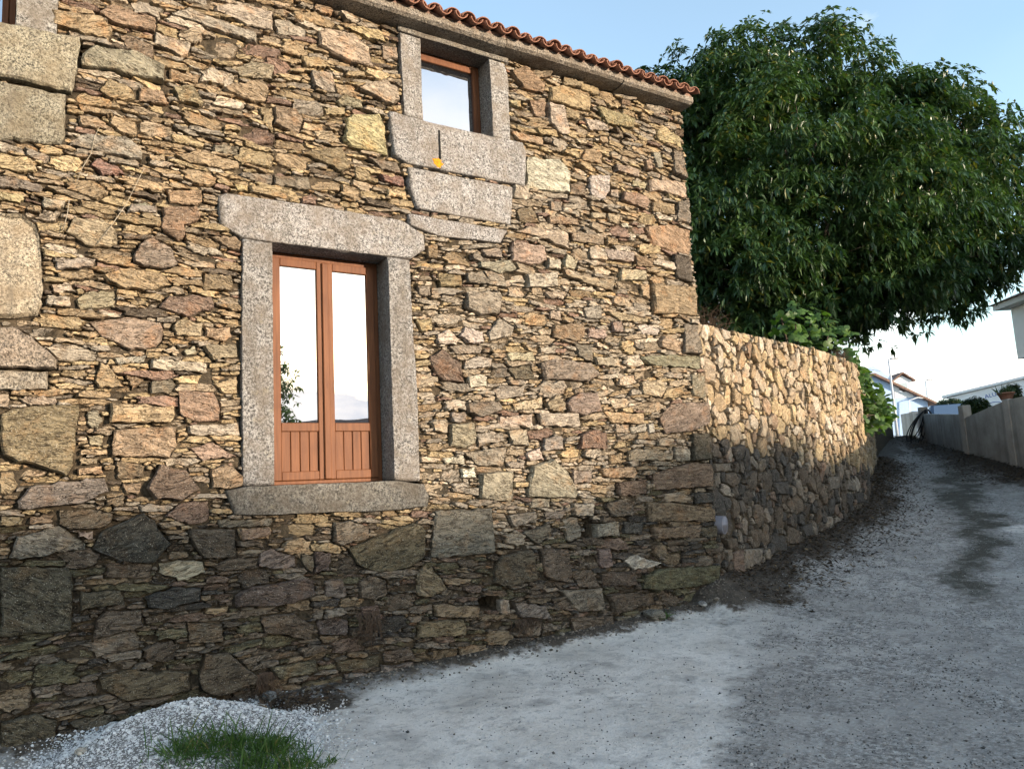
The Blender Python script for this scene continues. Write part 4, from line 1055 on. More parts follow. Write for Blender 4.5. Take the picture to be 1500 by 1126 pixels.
roughen([p for A, p in gnamed + grest])
# size as it shows from the lane: nearer stones first
def shown(p): return p[0] / (3 + float(p[1][0][0, 0])) ** 2
grest.sort(key=lambda p: -shown(p)); k_ = 300 - len(gnamed)
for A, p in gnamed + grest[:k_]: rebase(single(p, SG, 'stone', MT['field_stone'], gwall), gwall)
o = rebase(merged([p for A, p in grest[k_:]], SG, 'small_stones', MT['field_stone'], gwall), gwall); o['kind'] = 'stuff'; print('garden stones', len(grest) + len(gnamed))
gs_, gz_ = np.meshgrid(np.arange(0, SEND, .03), np.linspace(0, 1, 120), indexing='ij'); gt = gw_top(gs_) - .02; zf = -.2 + (gt + .2) * gz_
gh = -.040 + .016 * fbm(gs_ * 12, zf * 12, 2, 2) + .010 * fbm(gs_ * 35, zf * 35, 4, 2)
rebase(link('bedding_mortar', mesh_np('bedding_mortar', SG(np.column_stack([gs_.ravel(), zf.ravel(), gh.ravel()])), [gridfaces(*gs_.shape)], True), MT['mortar'], gwall), gwall)
# drain pipe end poking out near the house corner
p0 = at(1060, 769, 9.05); x, y, nx, ny = [float(t) for t in gw_pt(.12)]; ax = np.array([.55 * nx + .2, ny * .9, -.05]); ax /= np.linalg.norm(ax)
mb = MB(); c0 = np.array([x + nx * .02, y + ny * .02, p0[2]]); mb.tube([c0 - ax * .25, c0 + ax * .07], .105, 24, False); mb.tube([c0 + ax * .07, c0 + ax * .0705, c0 + ax * .03, c0 - ax * .25], [.105, .092, .092, .092], 24, False)
pipe = rebase(mb.build('drain_pipe', MT['pvc'], gwall, True), gwall)
rebase(MB().tube([c0 + ax * .02, c0 + ax * .022], .09, 20).build('pipe_plug', MT['pvc'], gwall), gwall)

# ------------------------------------------------------------------ leaves
def leaf_cards(base, axis, up, ln, wd, droop, rng, shape='lance'):
    """folded leaves: base (n,3), axis (n,3) unit -> V, quads"""
    n = len(base); side = np.cross(axis, up); side /= (np.linalg.norm(side, axis=1, keepdims=True) + 1e-9); nrm = np.cross(side, axis)
    prof = [(0, .06), (.45, 1.0), (1.0, .04)]
    V = np.zeros((n, 9, 3))
    for i, (t, w) in enumerate(prof):
        mid = base + axis * (ln * t)[:, None] - np.array([0, 0, 1.]) * (droop * t * t * ln)[:, None]
        V[:, i * 3] = mid - side * (wd * w * .5)[:, None] + nrm * (wd * w * .16)[:, None]; V[:, i * 3 + 1] = mid; V[:, i * 3 + 2] = mid + side * (wd * w * .5)[:, None] + nrm * (wd * w * .16)[:, None]
    q = np.array([(i * 3 + k, i * 3 + k + 1, i * 3 + k + 4, i * 3 + k + 3) for i in range(2) for k in range(2)])
    F = (np.arange(n)[:, None, None] * 9 + q[None]).reshape(-1, 4)
    return V.reshape(-1, 3), F
def unit(v): return v / (np.linalg.norm(v, axis=-1, keepdims=True) + 1e-9)
def sprays(tips, outward, rng, per=8, ln=(.13, .21), wd=.30, droop=(.15, .6), tone=None):
    """rosettes of drooping leaves round each twig end"""
    n = len(tips); B = np.repeat(tips, per, 0); O = np.repeat(outward, per, 0); a = rng.uniform(0, 2 * np.pi, n)[:, None] + np.linspace(0, 2 * np.pi, per, endpoint=False)[None] + rng.normal(0, .3, (n, per)); a = a.ravel()
    e1 = unit(np.cross(O, np.array([.3, .2, 1.]))); e2 = np.cross(O, e1)
    ax = unit(e1 * np.cos(a)[:, None] + e2 * np.sin(a)[:, None] + O * rng.uniform(.0, .8, n * per)[:, None] + np.array([0, 0, -.35])[None])
    L_ = rng.uniform(*ln, n * per); V, F = leaf_cards(B + ax * .02, ax, np.tile([0, 0, 1.], (n * per, 1)) + rng.normal(0, .25, (n * per, 3)), L_, L_ * wd, rng.uniform(*droop, n * per), rng)
    t = np.repeat(tone if tone is not None else rng.uniform(.1, .9, n), per) + rng.normal(0, .15, n * per); c = np.clip(t, 0, 1); r = rng.random(n * per)
    C = np.repeat(np.column_stack([c, c, c, r]), 9, 0)
    return V, F, C

# ------------------------------------------------------------------ chestnut tree behind the garden wall
rng = np.random.default_rng(21)
TD = 20.0; tb = vd(TD, (1190 - 750) / FPX * TD); tz = float(terrain(tb[0], tb[1])); tree = empty('chestnut_tree', (tb[0], tb[1], tz)); tag(tree, 'broad dense sweet chestnut tree with long drooping leaves rising behind the garden wall', 'tree')
blobs = []      # (px x, px y, depth offset, radius m)
for bx, by, bd, br in [(1110, 130, 0, 2.05), (1200, 120, .6, 1.9), (1060, 140, -.3, 1.5), (1000, 180, 0, 1.6), (960, 210, 1.0, 1.7), (1290, 170, 0, 1.75), (1360, 190, .3, 1.6), (1420, 235, 0, 1.35), (1455, 300, .2, 1.3), (1445, 245, .2, 1.1), (1395, 180, .3, 1.0), (1330, 155, .2, 1.1), (1450, 380, .2, .9), (960, 165, 1.5, 1.4), (1025, 112, 1.2, 1.2), (1080, 470, -.6, 1.1), (1190, 470, -.3, .9), (1150, 220, -1.6, 2.1), (1260, 260, -1.7, 2.0), (1350, 300, -1.3, 1.9), (1060, 280, -1.4, 1.9),
                       (1420, 350, -.3, 1.3), (1380, 385, -.4, 1.2), (1300, 380, -1.2, 1.6), (1200, 360, -2.0, 1.8), (1100, 380, -1.7, 1.7), (1010, 320, -.4, 1.5), (1040, 410, -.6, 1.2), (1150, 440, -1.0, 1.3), (1240, 435, -.8, 1.15), (1330, 425, -.5, .85), (1400, 425, -.3, .65), (980, 400, .8, 1.6),
                       (1200, 250, 1.5, 3.0), (1100, 300, 2.0, 2.5), (1320, 300, 1.8, 2.2), (1250, 410, 1.2, 1.5), (1120, 430, 1.2, 1.7)]:
    blobs.append((at(bx, by, TD + bd), br))
T_, O_, K_ = [], [], []
for ci, (c, r) in enumerate(blobs):
    nc = int((13 if ci < 33 else 5) * r * r) + 3; uc_ = unit(rng.normal(0, 1, (nc, 3))); cc = c + uc_ * r * (1 - .30 * rng.random(nc) ** 1.5)[:, None] * np.array([1, 1, .92])
    k_ = rng.integers(12, 26, nc); idx = np.repeat(np.arange(nc), k_); g_ = rng.normal(0, 1, (len(idx), 3)).clip(-1.7, 1.7) * np.array([.30, .30, .15]); rho = np.hypot(g_[:, 0], g_[:, 1])
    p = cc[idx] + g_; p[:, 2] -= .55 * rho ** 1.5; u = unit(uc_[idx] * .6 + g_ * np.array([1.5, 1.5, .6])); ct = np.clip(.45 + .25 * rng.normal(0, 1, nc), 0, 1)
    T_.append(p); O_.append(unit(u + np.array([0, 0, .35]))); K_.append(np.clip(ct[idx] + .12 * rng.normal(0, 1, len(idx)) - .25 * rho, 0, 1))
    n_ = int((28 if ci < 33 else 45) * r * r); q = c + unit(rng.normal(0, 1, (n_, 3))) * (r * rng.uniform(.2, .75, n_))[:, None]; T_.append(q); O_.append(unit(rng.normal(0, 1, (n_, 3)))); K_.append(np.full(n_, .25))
T_, O_, K_ = np.concatenate(T_), np.concatenate(O_), np.concatenate(K_)
# hanging branch ends under the crown
for bx, by in [(1290, 478), (1315, 470), (1345, 478), (1330, 485), (1360, 470), (1385, 462), (1412, 468), (1408, 458), (1420, 455), (1275, 490), (1265, 482), (1300, 462), (1285, 470), (1320, 455), (1350, 452), (1430, 440), (1440, 428), (1395, 450), (1470, 400), (1485, 380), (1490, 330), (1492, 280), (1488, 220), (1250, 480), (1230, 475)]:
    c = at(bx, by - 6, TD - .5 + rng.normal(0, .4)); k = 5; T_ = np.concatenate([T_, c + rng.normal(0, .13, (k, 3))]); O_ = np.concatenate([O_, unit(rng.normal(0, .5, (k, 3)) + [0, 0, -.2])]); K_ = np.concatenate([K_, np.full(k, .4)])
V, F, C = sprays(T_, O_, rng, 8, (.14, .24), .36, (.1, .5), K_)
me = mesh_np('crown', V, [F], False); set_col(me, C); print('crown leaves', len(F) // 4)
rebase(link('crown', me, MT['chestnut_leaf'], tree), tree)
mb = MB(); tr0 = np.array([tb[0], tb[1], tz - .2]); fork = tr0 + np.array([.2, .1, 3.4])
mb.tube([tr0, tr0 + [0, 0, .5], tr0 + [.1, .05, 1.8], fork], [.52, .40, .34, .30], 12); rebase(mb.build('trunk', MT['bark'], tree, True), tree)
for c, r in blobs[:33]:
    mb = MB(); m1 = fork + (c - fork) * .35 + np.array([0, 0, .35]); m2 = fork + (c - fork) * .7 + np.array([0, 0, .3]); mb.tube([fork - [0, 0, .2], m1, m2, c], [.16, .10, .06, .02], 7)
    for q in range(5):
        e = c + unit(rng.normal(0, 1, 3)) * r * .55; mb.tube([m2 + (c - m2) * .5, (m2 + e) / 2 + rng.normal(0, .15, 3), e], [.04, .025, .008], 5)
    rebase(mb.build('limb', MT['bark'], tree, True), tree)

# ------------------------------------------------------------------ fig spilling over the wall
rng = np.random.default_rng(5)
def fig_leaf_mesh(k):
    # palmate leaf with 5 lobes, cupped
    rg = np.random.default_rng(k); th = np.linspace(-2.75, 2.75, 23); lob = .45 + .55 * np.abs(np.cos(th * 1.45)) ** .9 - .10 * np.abs(th) / 2.75; lob *= 1 + rg.normal(0, .04, 23)
    P = np.column_stack([np.sin(th) * lob, np.cos(th) * lob, np.zeros(23)]); P[:, 2] = -.22 * (P[:, 0] ** 2 + P[:, 1] ** 2) + rg.normal(0, .03, 23); V = np.concatenate([[[0, -.05, 0]], P, P * .5 + [0, 0, .06]])
    F = [(0, 24 + i, 24 + i + 1) for i in range(22)] + [(24 + i, 1 + i, 2 + i, 25 + i) for i in range(22)]
    V[:, 1] += .25; me = bpy.data.meshes.new('leaf'); me.from_pydata([tuple(v * .115) for v in V], [], F); me.polygons.foreach_set('use_smooth', [True] * len(F)); me.update()
    t = rg.uniform(.1, 1); set_col(me, np.tile([t, t, t, rg.random()], (len(V), 1))); me.materials.append(MT['fig_leaf']); return me
LEAVES = [fig_leaf_mesh(k) for k in range(14)]
fx, fy, fnx, fny = [float(v) for v in gw_pt(7.9)]; fig = empty('fig_tree', (fx - fnx * 1.0, fy - fny * 1.0, float(terrain(fx, fy)))); tag(fig, 'sprawling fig tree with large lobed leaves spilling over the end of the garden wall', 'fig tree')
anch = []
def gcloud(pts, d, n_, sx, sz_, sd):
    for px_, py_ in pts:
        for q in range(n_):
            p = at(px_ + rng.normal(0, sx), py_ + rng.normal(0, sz_), d + rng.normal(0, sd)); anch.append(p)
gcloud([(1150, 470), (1170, 485), (1190, 475), (1205, 490), (1225, 485), (1180, 500), (1160, 500), (1140, 490), (1210, 508), (1235, 505), (1215, 470), (1195, 460), (1165, 458)], 14.6, 8, 9, 8, .35)
gcloud([(1245, 520), (1255, 535), (1262, 550), (1268, 565), (1275, 580), (1282, 595), (1288, 608), (1278, 612), (1268, 600), (1262, 580), (1295, 600), (1290, 622), (1272, 625), (1284, 585), (1278, 560), (1268, 548), (1300, 612), (1296, 590)], 15.6, 10, 5, 6, .3)
mb = MB(); f_ = np.array([fig.location.x, fig.location.y, fig.location.z])
for k in range(16):
    e = anch[int(rng.integers(len(anch)))]; m1 = f_ + (e - f_) * .5 + np.array([0, 0, .7]); mb.tube([f_ + rng.normal(0, .1, 3) * [1, 1, 0], m1, e], [.05, .03, .01], 6)
rebase(mb.build('branches', MT['bark'], fig, True), fig)
for k, p in enumerate(anch[:295]):
    o = link('leaf', LEAVES[k % 14], None, fig); o.matrix_parent_inverse = Matrix.Translation(-fig.location)
    o.location = p; toc = Vector((-.2, -.5, .75)) + Vector(rng.normal(0, .55, 3)); o.rotation_euler = (toc.to_track_quat('Z', 'Y') @ Matrix.Rotation(rng.uniform(0, 6.28), 4, 'Z').to_quaternion()).to_euler(); s_ = rng.uniform(.75, 1.25); o.scale = (s_, s_, s_)
# ------------------------------------------------------------------ concrete wall across the lane
cw = empty('concrete_wall', (float(RW[3, 0]), float(RW[3, 1]), 1.7)); tag(cw, 'stained grey concrete panel wall with square posts along the far side of the lane', 'wall')
tops = [3.86, 3.72, 3.29, 2.88, 3.00, 3.00, 2.6, 2.2, 1.9]
def seg_panel(p, q, z0p, z0q, z1p, z1q, th=.12, name='panel', inset=.02):
    e = unit(np.array([q[0] - p[0], q[1] - p[1]])); nn = np.array([-e[1], e[0]]) * th / 2; p = np.asarray(p) + e * inset; q = np.asarray(q) - e * inset
    V = [(*(p - nn), z0p), (*(q - nn), z0q), (*(q - nn), z1q), (*(p - nn), z1p), (*(p + nn), z0p), (*(q + nn), z0q), (*(q + nn), z1q), (*(p + nn), z1p)]
    return rebase(MB().add(V, [(0, 1, 2, 3), (7, 6, 5, 4), (0, 4, 5, 1), (3, 2, 6, 7), (1, 5, 6, 2), (0, 3, 7, 4)]).build(name, MT['concrete'], cw), cw)
for k in range(len(RW) - 1):
    a, b = RW[k], RW[k + 1]; n_ = max(1, int(round(np.hypot(*(b - a)) / 3.2)))
    for i in range(n_):
        p, q = a + (b - a) * i / n_, a + (b - a) * (i + 1) / n_; tp, tq = tops[k] + (tops[k + 1] - tops[k]) * i / n_, tops[k] + (tops[k + 1] - tops[k]) * (i + 1) / n_
        if k == 3: tp -= .10
        seg_panel(p, q, float(terrain(*p)) - .5, float(terrain(*q)) - .5, tp, tq)
for k, hgt in ((2, .22), (3, .24), (4, .02), (5, .03), (1, .02)):
    p = RW[k]; z0 = float(terrain(*p)) - .4; mb = MB().box(-.11, .11, -.11, .11, z0, tops[k] + hgt, .012).xf(ANG, (p[0], p[1], 0)); rebase(mb.build('post', MT['concrete'], cw), cw)
# black hose coiled over the post with the taller head
pk = RW[2]; hz = tops[2] + .12; rng = np.random.default_rng(8); mb = MB()
for k in range(7):       # each loop hangs from the post head, its bottom swung to the side
    wd_ = rng.uniform(.12, .30); dp = rng.uniform(.85, 1.20); sw = rng.uniform(-.75, -.05) if k < 5 else rng.uniform(0, .12); pts = []
    for t in np.linspace(0, 2 * np.pi, 24):
        dn = (1 - math.cos(t)) / 2; pts.append(np.array([pk[0], pk[1], hz - dp * dn]) + r0 * (sw * dn ** .8 + wd_ * math.sin(t) * dn ** .3) - f0 * (.15 + .025 * k))
    mb.tube(pts, .017, 6)
o = mb.build('garden_hose', MT['rubber'], None, True); tag(o, 'loops of black hose hanging from a concrete wall post', 'hose')
# terracotta pot with plants standing on the concrete wall
pp = RW[4] * .95 + RW[3] * .05; pz = tops[4] * .95 + tops[3] * .05 + .02
pot = empty('flower_pot', (pp[0], pp[1], pz)); tag(pot, 'terracotta bowl pot with spiky plants standing on the concrete wall', 'flower pot')
mb = MB().lathe([(.0, .01), (.14, .0), (.15, .02), (.21, .17), (.235, .17), (.235, .21), (.205, .21), (.19, .16), (.0, .15)], (0, 0, 0), 20); mb.v = [(x * .78, y * .78, z * .8) for x, y, z in mb.v]; mb.build('pot', MT['terracotta'], pot, True)
rng = np.random.default_rng(3); n_ = 60; base = np.column_stack([rng.normal(0, .07, n_), rng.normal(0, .07, n_), np.full(n_, .11)]); ax = unit(np.column_stack([rng.normal(0, .4, n_), rng.normal(0, .4, n_), np.ones(n_)])); V, F = leaf_cards(base, ax, np.tile([.3, .5, .1], (n_, 1)), rng.uniform(.14, .34, n_), np.full(n_, .03), rng.uniform(0, .3, n_), rng)
me = mesh_np('plant', V, [F]); c = rng.uniform(.2, .8, n_); set_col(me, np.repeat(np.column_stack([c, c, c, rng.random(n_)]), 9, 0)); link('plant', me, MT['hedge_leaf'], pot)

def bush(name, label, c, r, dens, mat, cat='shrub', seed=1, ln=(.06, .11)):
    rng = np.random.default_rng(seed); root = empty(name, (c[0], c[1], c[2] - r[2])); tag(root, label, cat); n_ = int(dens); u = unit(rng.normal(0, 1, (n_, 3))); p = np.asarray(c) + u * np.asarray(r) * (rng.uniform(.55, 1.05, (n_, 1))) * (1 + .15 * fbm(u[:, 0] * 3, u[:, 1] * 3, u[:, 2] * 3)[:, None])
    V, F, C = sprays(p, unit(u + [0, 0, .3]), rng, 6, ln, .45, (0, .3)); me = mesh_np('foliage', V, [F]); set_col(me, C); rebase(link('foliage', me, mat, root), root)
    mb = MB()
    for k in range(4): mb.tube([np.array([c[0], c[1], c[2] - r[2] - .1]), np.asarray(c) + rng.normal(0, .3, 3) * np.asarray(r)], [.04, .012], 6)
    rebase(mb.build('stems', MT['bark'], root), root); return root
hp = at(1429, 597, 23); bush('hedge_shrub', 'dark green clipped shrub behind the concrete wall beside the parked car', hp, (.36, .36, .32), 520, MT['hedge_leaf'], seed=4)
hp = at(1392, 592, 29); bush('olive_shrub', 'brownish green rounded shrub behind the car roof', hp, (.5, .45, .2), 380, MT['hedge_leaf'], seed=5)
hp = at(1484, 574, 21); bush('potted_shrub', 'small dark round topped bush beside the terracotta pot', hp, (.20, .20, .22), 260, MT['hedge_leaf'], seed=6, ln=(.04, .08))

# ------------------------------------------------------------------ parked car behind the wall (only its roof and windows clear the wall)
cp = at(1390, 602, 26.0); cz = cp[2] - 1.25; car = empty('parked_car', (cp[0], cp[1], cz), ANG - math.pi / 2 + 1.2); tag(car, 'dark blue parked car whose roof shows above the concrete wall', 'car')
body = [(-2.0, .35), (-2.05, .6), (-1.95, .88), (-1.2, .98), (1.35, .98), (1.85, .86), (2.05, .6), (2.0, .32)]; cab = [(-1.25, .97), (-.62, 1.44), (.75, 1.47), (1.45, .97)]
def carprism(prof, w0, w1, name, mat, z_in=0):
    n_ = len(prof); zmin, zmax = min(z for _, z in prof), max(z for _, z in prof); V = []
    for sg in (-1, 1):
        for x, z in prof: t = (z - zmin) / (zmax - zmin + 1e-9); V.append((x, sg * (w0 + (w1 - w0) * t), z))
    return MB().add(V, [tuple(range(n_)), tuple(range(2 * n_ - 1, n_ - 1, -1))] + [(i, n_ + i, n_ + (i + 1) % n_, (i + 1) % n_) for i in range(n_)]).build(name, mat, car)
carprism(body, .86, .80, 'body', MT['car_paint']); carprism(cab, .76, .60, 'cabin', MT['car_paint'])
carprism([(-1.10, 1.0), (-.58, 1.38), (.0, 1.40), (.0, 1.0)], .772, .655, 'side_window', MT['glass']); carprism([(.06, 1.0), (.06, 1.40), (.72, 1.40), (1.22, 1.0)], .772, .655, 'side_window', MT['glass'])
MB().add([(-1.252, -.62, 1.0), (-1.252, .62, 1.0), (-.66, .52, 1.42), (-.66, -.52, 1.42)], [(0, 1, 2, 3)]).build('windscreen', MT['glass'], car)
for sx in (-1.25, 1.25):
    for sy in (-1, 1):
        w = MB().tube([(sx, sy * .62, .31), (sx, sy * .84, .31)], .31, 20).build('wheel', MT['rubber'], car); MB().tube([(sx, sy * .835, .31), (sx, sy * .85, .31)], .18, 14).build('rim', MT['galvanised'], w)
for sy in (-1, 1): MB().box(-2.06, -1.98, sy * .62 - .16, sy * .62 + .16, .62, .76, .03).build('headlight', MT['glass'], car)

# ------------------------------------------------------------------ blue house with a tiled roof and dormer
def frame_at(px_, py_, d): p = at(px_, py_, d); return p
BD = 46.0
def P_(x, y, d=BD): return at(x, y, d)
bh = empty('blue_house', (*P_(1300, 640)[:2], 2.8)); tag(bh, 'pale blue house with brown tiled roof and small dormer at the top of the lane', 'house')
zb = 2.6; A_, B_ = P_(1225, 575), P_(1368, 597); e1 = unit(np.array([B_[0] - A_[0], B_[1] - A_[1]])); e2 = np.array([-e1[1], e1[0]]);
if e2 @ f0[:2] < 0: e2 = -e2
def bp(u, v, z): q = A_[:2] + e1 * u + e2 * v; return (q[0], q[1], z)
Lw = float(np.hypot(*(B_ - A_)[:2])); zl, zr = P_(1225, 552)[2], P_(1368, 592)[2]
mb = MB(); pr = [(0, zb), (Lw * .94, zb), (Lw * .94, zr + .25), (Lw * .42, zl + .9 - .35), (0, zl - .2)]; n_ = len(pr)
mb.add([bp(u, 0, z) for u, z in pr] + [bp(u, 8, z) for u, z in pr], [tuple(range(n_)), tuple(range(2 * n_ - 1, n_ - 1, -1))] + [(i, n_ + i, n_ + (i + 1) % n_, (i + 1) % n_) for i in range(n_)]); rebase(mb.build('wall', MT['bluewash'], bh), bh)
rd = P_(1278, 551)[2]; rl = [(-.3, zl - .15), (Lw * .40, rd + .15), (Lw * 1.04, zr - .02), (Lw * 1.04, zr - .14), (Lw * .40, rd), (-.3, zl - .3)]; n_ = len(rl)
rf = rebase(MB().add([bp(u, -.35, z) for u, z in rl] + [bp(u, 8.3, z) for u, z in rl], [tuple(range(n_)), tuple(range(2 * n_ - 1, n_ - 1, -1))] + [(i, n_ + i, n_ + (i + 1) % n_, (i + 1) % n_) for i in range(n_)]).build('roof', MT['tile_far'], bh), bh)
du = Lw * .70; dz = P_(1340, 572)[2]; mb = MB()
for q0, q1, z0, z1 in ((du - .55, du + .55, dz - .4, dz + .62),): mb.add([bp(q0, -.05, z0), bp(q1, -.05, z0), bp(q1, -.05, z1), bp((q0 + q1) / 2, -.05, z1 + .32), bp(q0, -.05, z1), bp(q0, 2.4, z0), bp(q1, 2.4, z0), bp(q1, 2.4, z1), bp((q0 + q1) / 2, 2.4, z1 + .32), bp(q0, 2.4, z1)], [(0, 1, 2, 3, 4), (9, 8, 7, 6, 5), (0, 5, 6, 1), (1, 6, 7, 2), (2, 7, 8, 3), (3, 8, 9, 4), (4, 9, 5, 0)])
rebase(mb.build('dormer', MT['whitewash'], bh), bh)
dm = (du - .7, dz + .55), (du, dz + 1.05), (du + .7, dz + .55); rebase(MB().add([bp(u, v, z) for v in (-.25, 2.5) for u, z in (*dm, (du + .7, dz + .64), (du, dz + 1.14), (du - .7, dz + .64))], [tuple(range(6)), tuple(range(11, 5, -1))] + [(i, 6 + i, 6 + (i + 1) % 6, (i + 1) % 6) for i in range(6)]).build('dormer_roof', MT['tile_far'], bh), bh)
rebase(MB().add([bp(du - .25, -.06, dz - .05), bp(du + .25, -.06, dz - .05), bp(du + .25, -.06, dz + .5), bp(du - .25, -.06, dz + .5)], [(0, 1, 2, 3)]).build('window', MT['glass'], bh), bh)
pipe_pts = [P_(1333, 640, BD - .3), P_(1332, 586, BD - .3), P_(1344, 582, BD - .3), P_(1352, 583, BD - .3)]; rebase(MB().tube(pipe_pts, .035, 6).build('gas_pipe', MT['white_paint'], bh), bh)

# ------------------------------------------------------------------ white low building with blue lettering
WDp = 38.0; a_, b_ = at(1392, 605, WDp), at(1530, 600, WDp - 3); e1w = unit((b_ - a_)[:2]); e2w = np.array([-e1w[1], e1w[0]])
if e2w @ f0[:2] < 0: e2w = -e2w
Lb = float(np.hypot(*(b_ - a_)[:2])); ang_w = math.atan2(e1w[1], e1w[0])
wb = empty('white_workshop', (a_[0], a_[1], 2.9), ang_w); tag(wb, 'low white workshop with blue painted lettering behind the concrete wall', 'building')
zt0, zt1 = at(1395, 582, WDp)[2] - 2.9, at(1530, 549, WDp - 3)[2] - 2.9
pr = [(0, -.6), (Lb, -.6), (Lb, zt1), (0, zt0)]; MB().prism(pr, 0, 6).build('wall', MT['whitewash'], wb)
MB().prism([(-.25, zt0 + .0), (Lb + .1, zt1 + .02), (Lb + .1, zt1 + .14), (-.25, zt0 + .11)], -.12, 6.1).build('roof', MT['whitewash'], wb)
def sign(txt, size, u, z, tilt):
    cu = bpy.data.curves.new('lettering', 'FONT'); cu.body = txt; cu.size = size; cu.extrude = .004; cu.space_character = 1.05; tmp = bpy.data.objects.new('tmp', cu); COL.objects.link(tmp); bpy.context.view_layer.update(); me = bpy.data.meshes.new_from_object(tmp.evaluated_get(bpy.context.evaluated_depsgraph_get())); bpy.data.objects.remove(tmp); me.materials.clear(); o = link('lettering', me, MT['sign_blue']); o.parent = wb; o.location = (u, -.012, z); o.rotation_euler = (math.pi / 2, 0, 0); o.rotation_euler.rotate_axis('Z', tilt)
tl = math.atan2(zt1 - zt0, Lb); sign('ALUMI', .27, 1.62, zt0 - .24, tl)
th = np.linspace(0, 2 * np.pi, 28); MB().tube([(2.0 + .36 * math.cos(t), -.012, zt0 - .60 + .15 * math.sin(t)) for t in th], .016, 5).build('emblem', MT['sign_blue'], wb)

# ------------------------------------------------------------------ street lamps and overhead cable
def lamp(px_, top, bot, d, label):
    a, b = at(px_ + .5, top, d), at(px_ + .5 + (bot - top) * .115, bot, d); b = np.array([a[0], a[1], terrain(a[0], a[1]) - .1]); b[2] = float(b[2])
    o = empty('street_lamp', (b[0], b[1], b[2])); tag(o, label, 'street lamp', 'street lamps along the upper lane'); hh_ = a[2] - b[2]
    MB().tube([(0, 0, 0), (0, 0, hh_ * .5), (0, 0, hh_)], [.075, .06, .04], 10).build('pole', MT['lamp_grey'], o, True); e = r0
    MB().tube([(0, 0, hh_ - .03), tuple(e * .15 + np.array([0, 0, hh_ + .02]))], .025, 6).build('arm', MT['lamp_grey'], o)
    mb = MB().box(.08, .50, -.09, .09, -.045, .04, .03).xf(math.atan2(e[1], e[0]), (0, 0, hh_ + .03)); h_ = mb.build('lamp_head', MT['lamp_grey'], o); MB().box(.16, .46, -.07, .07, -.056, -.046).xf(math.atan2(e[1], e[0]), (0, 0, hh_ + .03)).build('lens', MT['white_paint'], h_)
lamp(1301, 526, 612, 37, 'slim grey street lamp standing in front of the blue gable'); lamp(1355, 557, 600, 52, 'slim grey street lamp rising behind the eave of the blue house')
pts = [at(1240 + 30 * k, 538 + 3.4 * k + .9 * (k - 3) ** 2 * -.2, 40 - k * .5) for k in range(10)]; o = MB().tube(pts, .010, 5).build('overhead_cable', MT['rubber']); tag(o, 'thin overhead cable strung above the upper lane', 'cable')

# ------------------------------------------------------------------ white house with jettied upper storey at the right
wh0 = at(1481, 455, 22); lat0 = float((wh0 - CAM) @ r0); hz0, hz1 = at(1492, 526, 22)[2], at(1480, 452, 22)[2]
wh = empty('white_house', (*vd(22, lat0 + 2)[:2], 1.9), ANG); tag(wh, 'white house with jettied upper storey and tiled eave at the frame edge', 'house')
def wl(d, lat, z): q = vd(d, lat); dx, dy = q[0] - wh.location.x, q[1] - wh.location.y; c_, s_ = math.cos(-ANG), math.sin(-ANG); return (c_ * dx - s_ * dy, s_ * dx + c_ * dy, z - 1.9)
def wbox(d0, d1, l0, l1, z0, z1, name, mat, bev=0):
    xs = [wl(d0, l0, z0), wl(d1, l1, z1)]; x0, x1 = sorted((xs[0][0], xs[1][0])); y0, y1 = sorted((xs[0][1], xs[1][1])); return MB().box(x0, x1, y0, y1, z0 - 1.9, z1 - 1.9, bev).build(name, mat, wh)
wbox(13, 22, lat0, lat0 + 9, hz0, hz1, 'upper_storey', MT['whitewash']); wbox(13.2, 21.0, lat0 + 1.5, lat0 + 8.8, .8, hz0 - .003, 'ground_storey', MT['whitewash'])
wbox(12.6, 22.25, lat0 - .36, lat0 + 9.4, hz1 + .002, hz1 + .16, 'eave', MT['whitewash'])
a0, a1, l0, l1 = 12.5, 22.4, lat0 - .46, lat0 + 9.6; ze = hz1 + .163; zr_ = ze + 1.9; lm = (l0 + l1) / 2
V = [wl(a0, l0, ze), wl(a1, l0, ze), wl(a1, l1, ze), wl(a0, l1, ze), wl(a0 + 2.5, lm, zr_), wl(a1 - 2.5, lm, zr_)]; MB().add(V, [(0, 1, 5, 4), (2, 3, 4, 5), (1, 2, 5), (3, 0, 4), (3, 2, 1, 0)]).build('roof', MT['tile_far'], wh)
for k in range(2):
    w_ = wbox(15.0 + 3.0 * k, 16.2 + 3.0 * k, lat0 - .015, lat0 + .02, hz0 + .5, hz1 - .35, 'window', MT['glass'])

# ------------------------------------------------------------------ unseen houses added behind the camera, rooflines set to shade lane and wall feet
ea, ew = np.array([math.sin(SUN_AZ), -math.cos(SUN_AZ)]), np.array([math.cos(SUN_AZ), math.sin(SUN_AZ)]); A0 = 74.0
def caster_house(w0, w1, hgt, label):
    c = ea * (A0 + 4) + ew * (w0 + w1) / 2; o = empty('shade_house', (c[0], c[1], 0), SUN_AZ); tag(o, label, 'house', 'unseen houses added for shade'); hw = (w1 - w0) / 2 - .02
    MB().box(-hw, hw, -4, 4, -3, hgt - 1.4).build('wall', MT['whitewash'], o)
    MB().prism([(-4.35, hgt - 1.55), (0, hgt), (4.35, hgt - 1.55), (4.35, hgt - 1.42), (0, hgt + .12), (-4.35, hgt - 1.42)], -hw - .01, hw + .01).build('roof', MT['tile_far'], o).rotation_euler = (0, 0, math.pi / 2)
    for k in range(int(hw)): 
        x = -hw + 1 + 2 * k; MB().box(x - .45, x + .45, 3.98, 4.03, hgt - 3.6, hgt - 2.2).build('window', MT['glass'], o)
SH = lambda z, t=A0 + 4: z + t * math.tan(SUN_EL) / 1.0
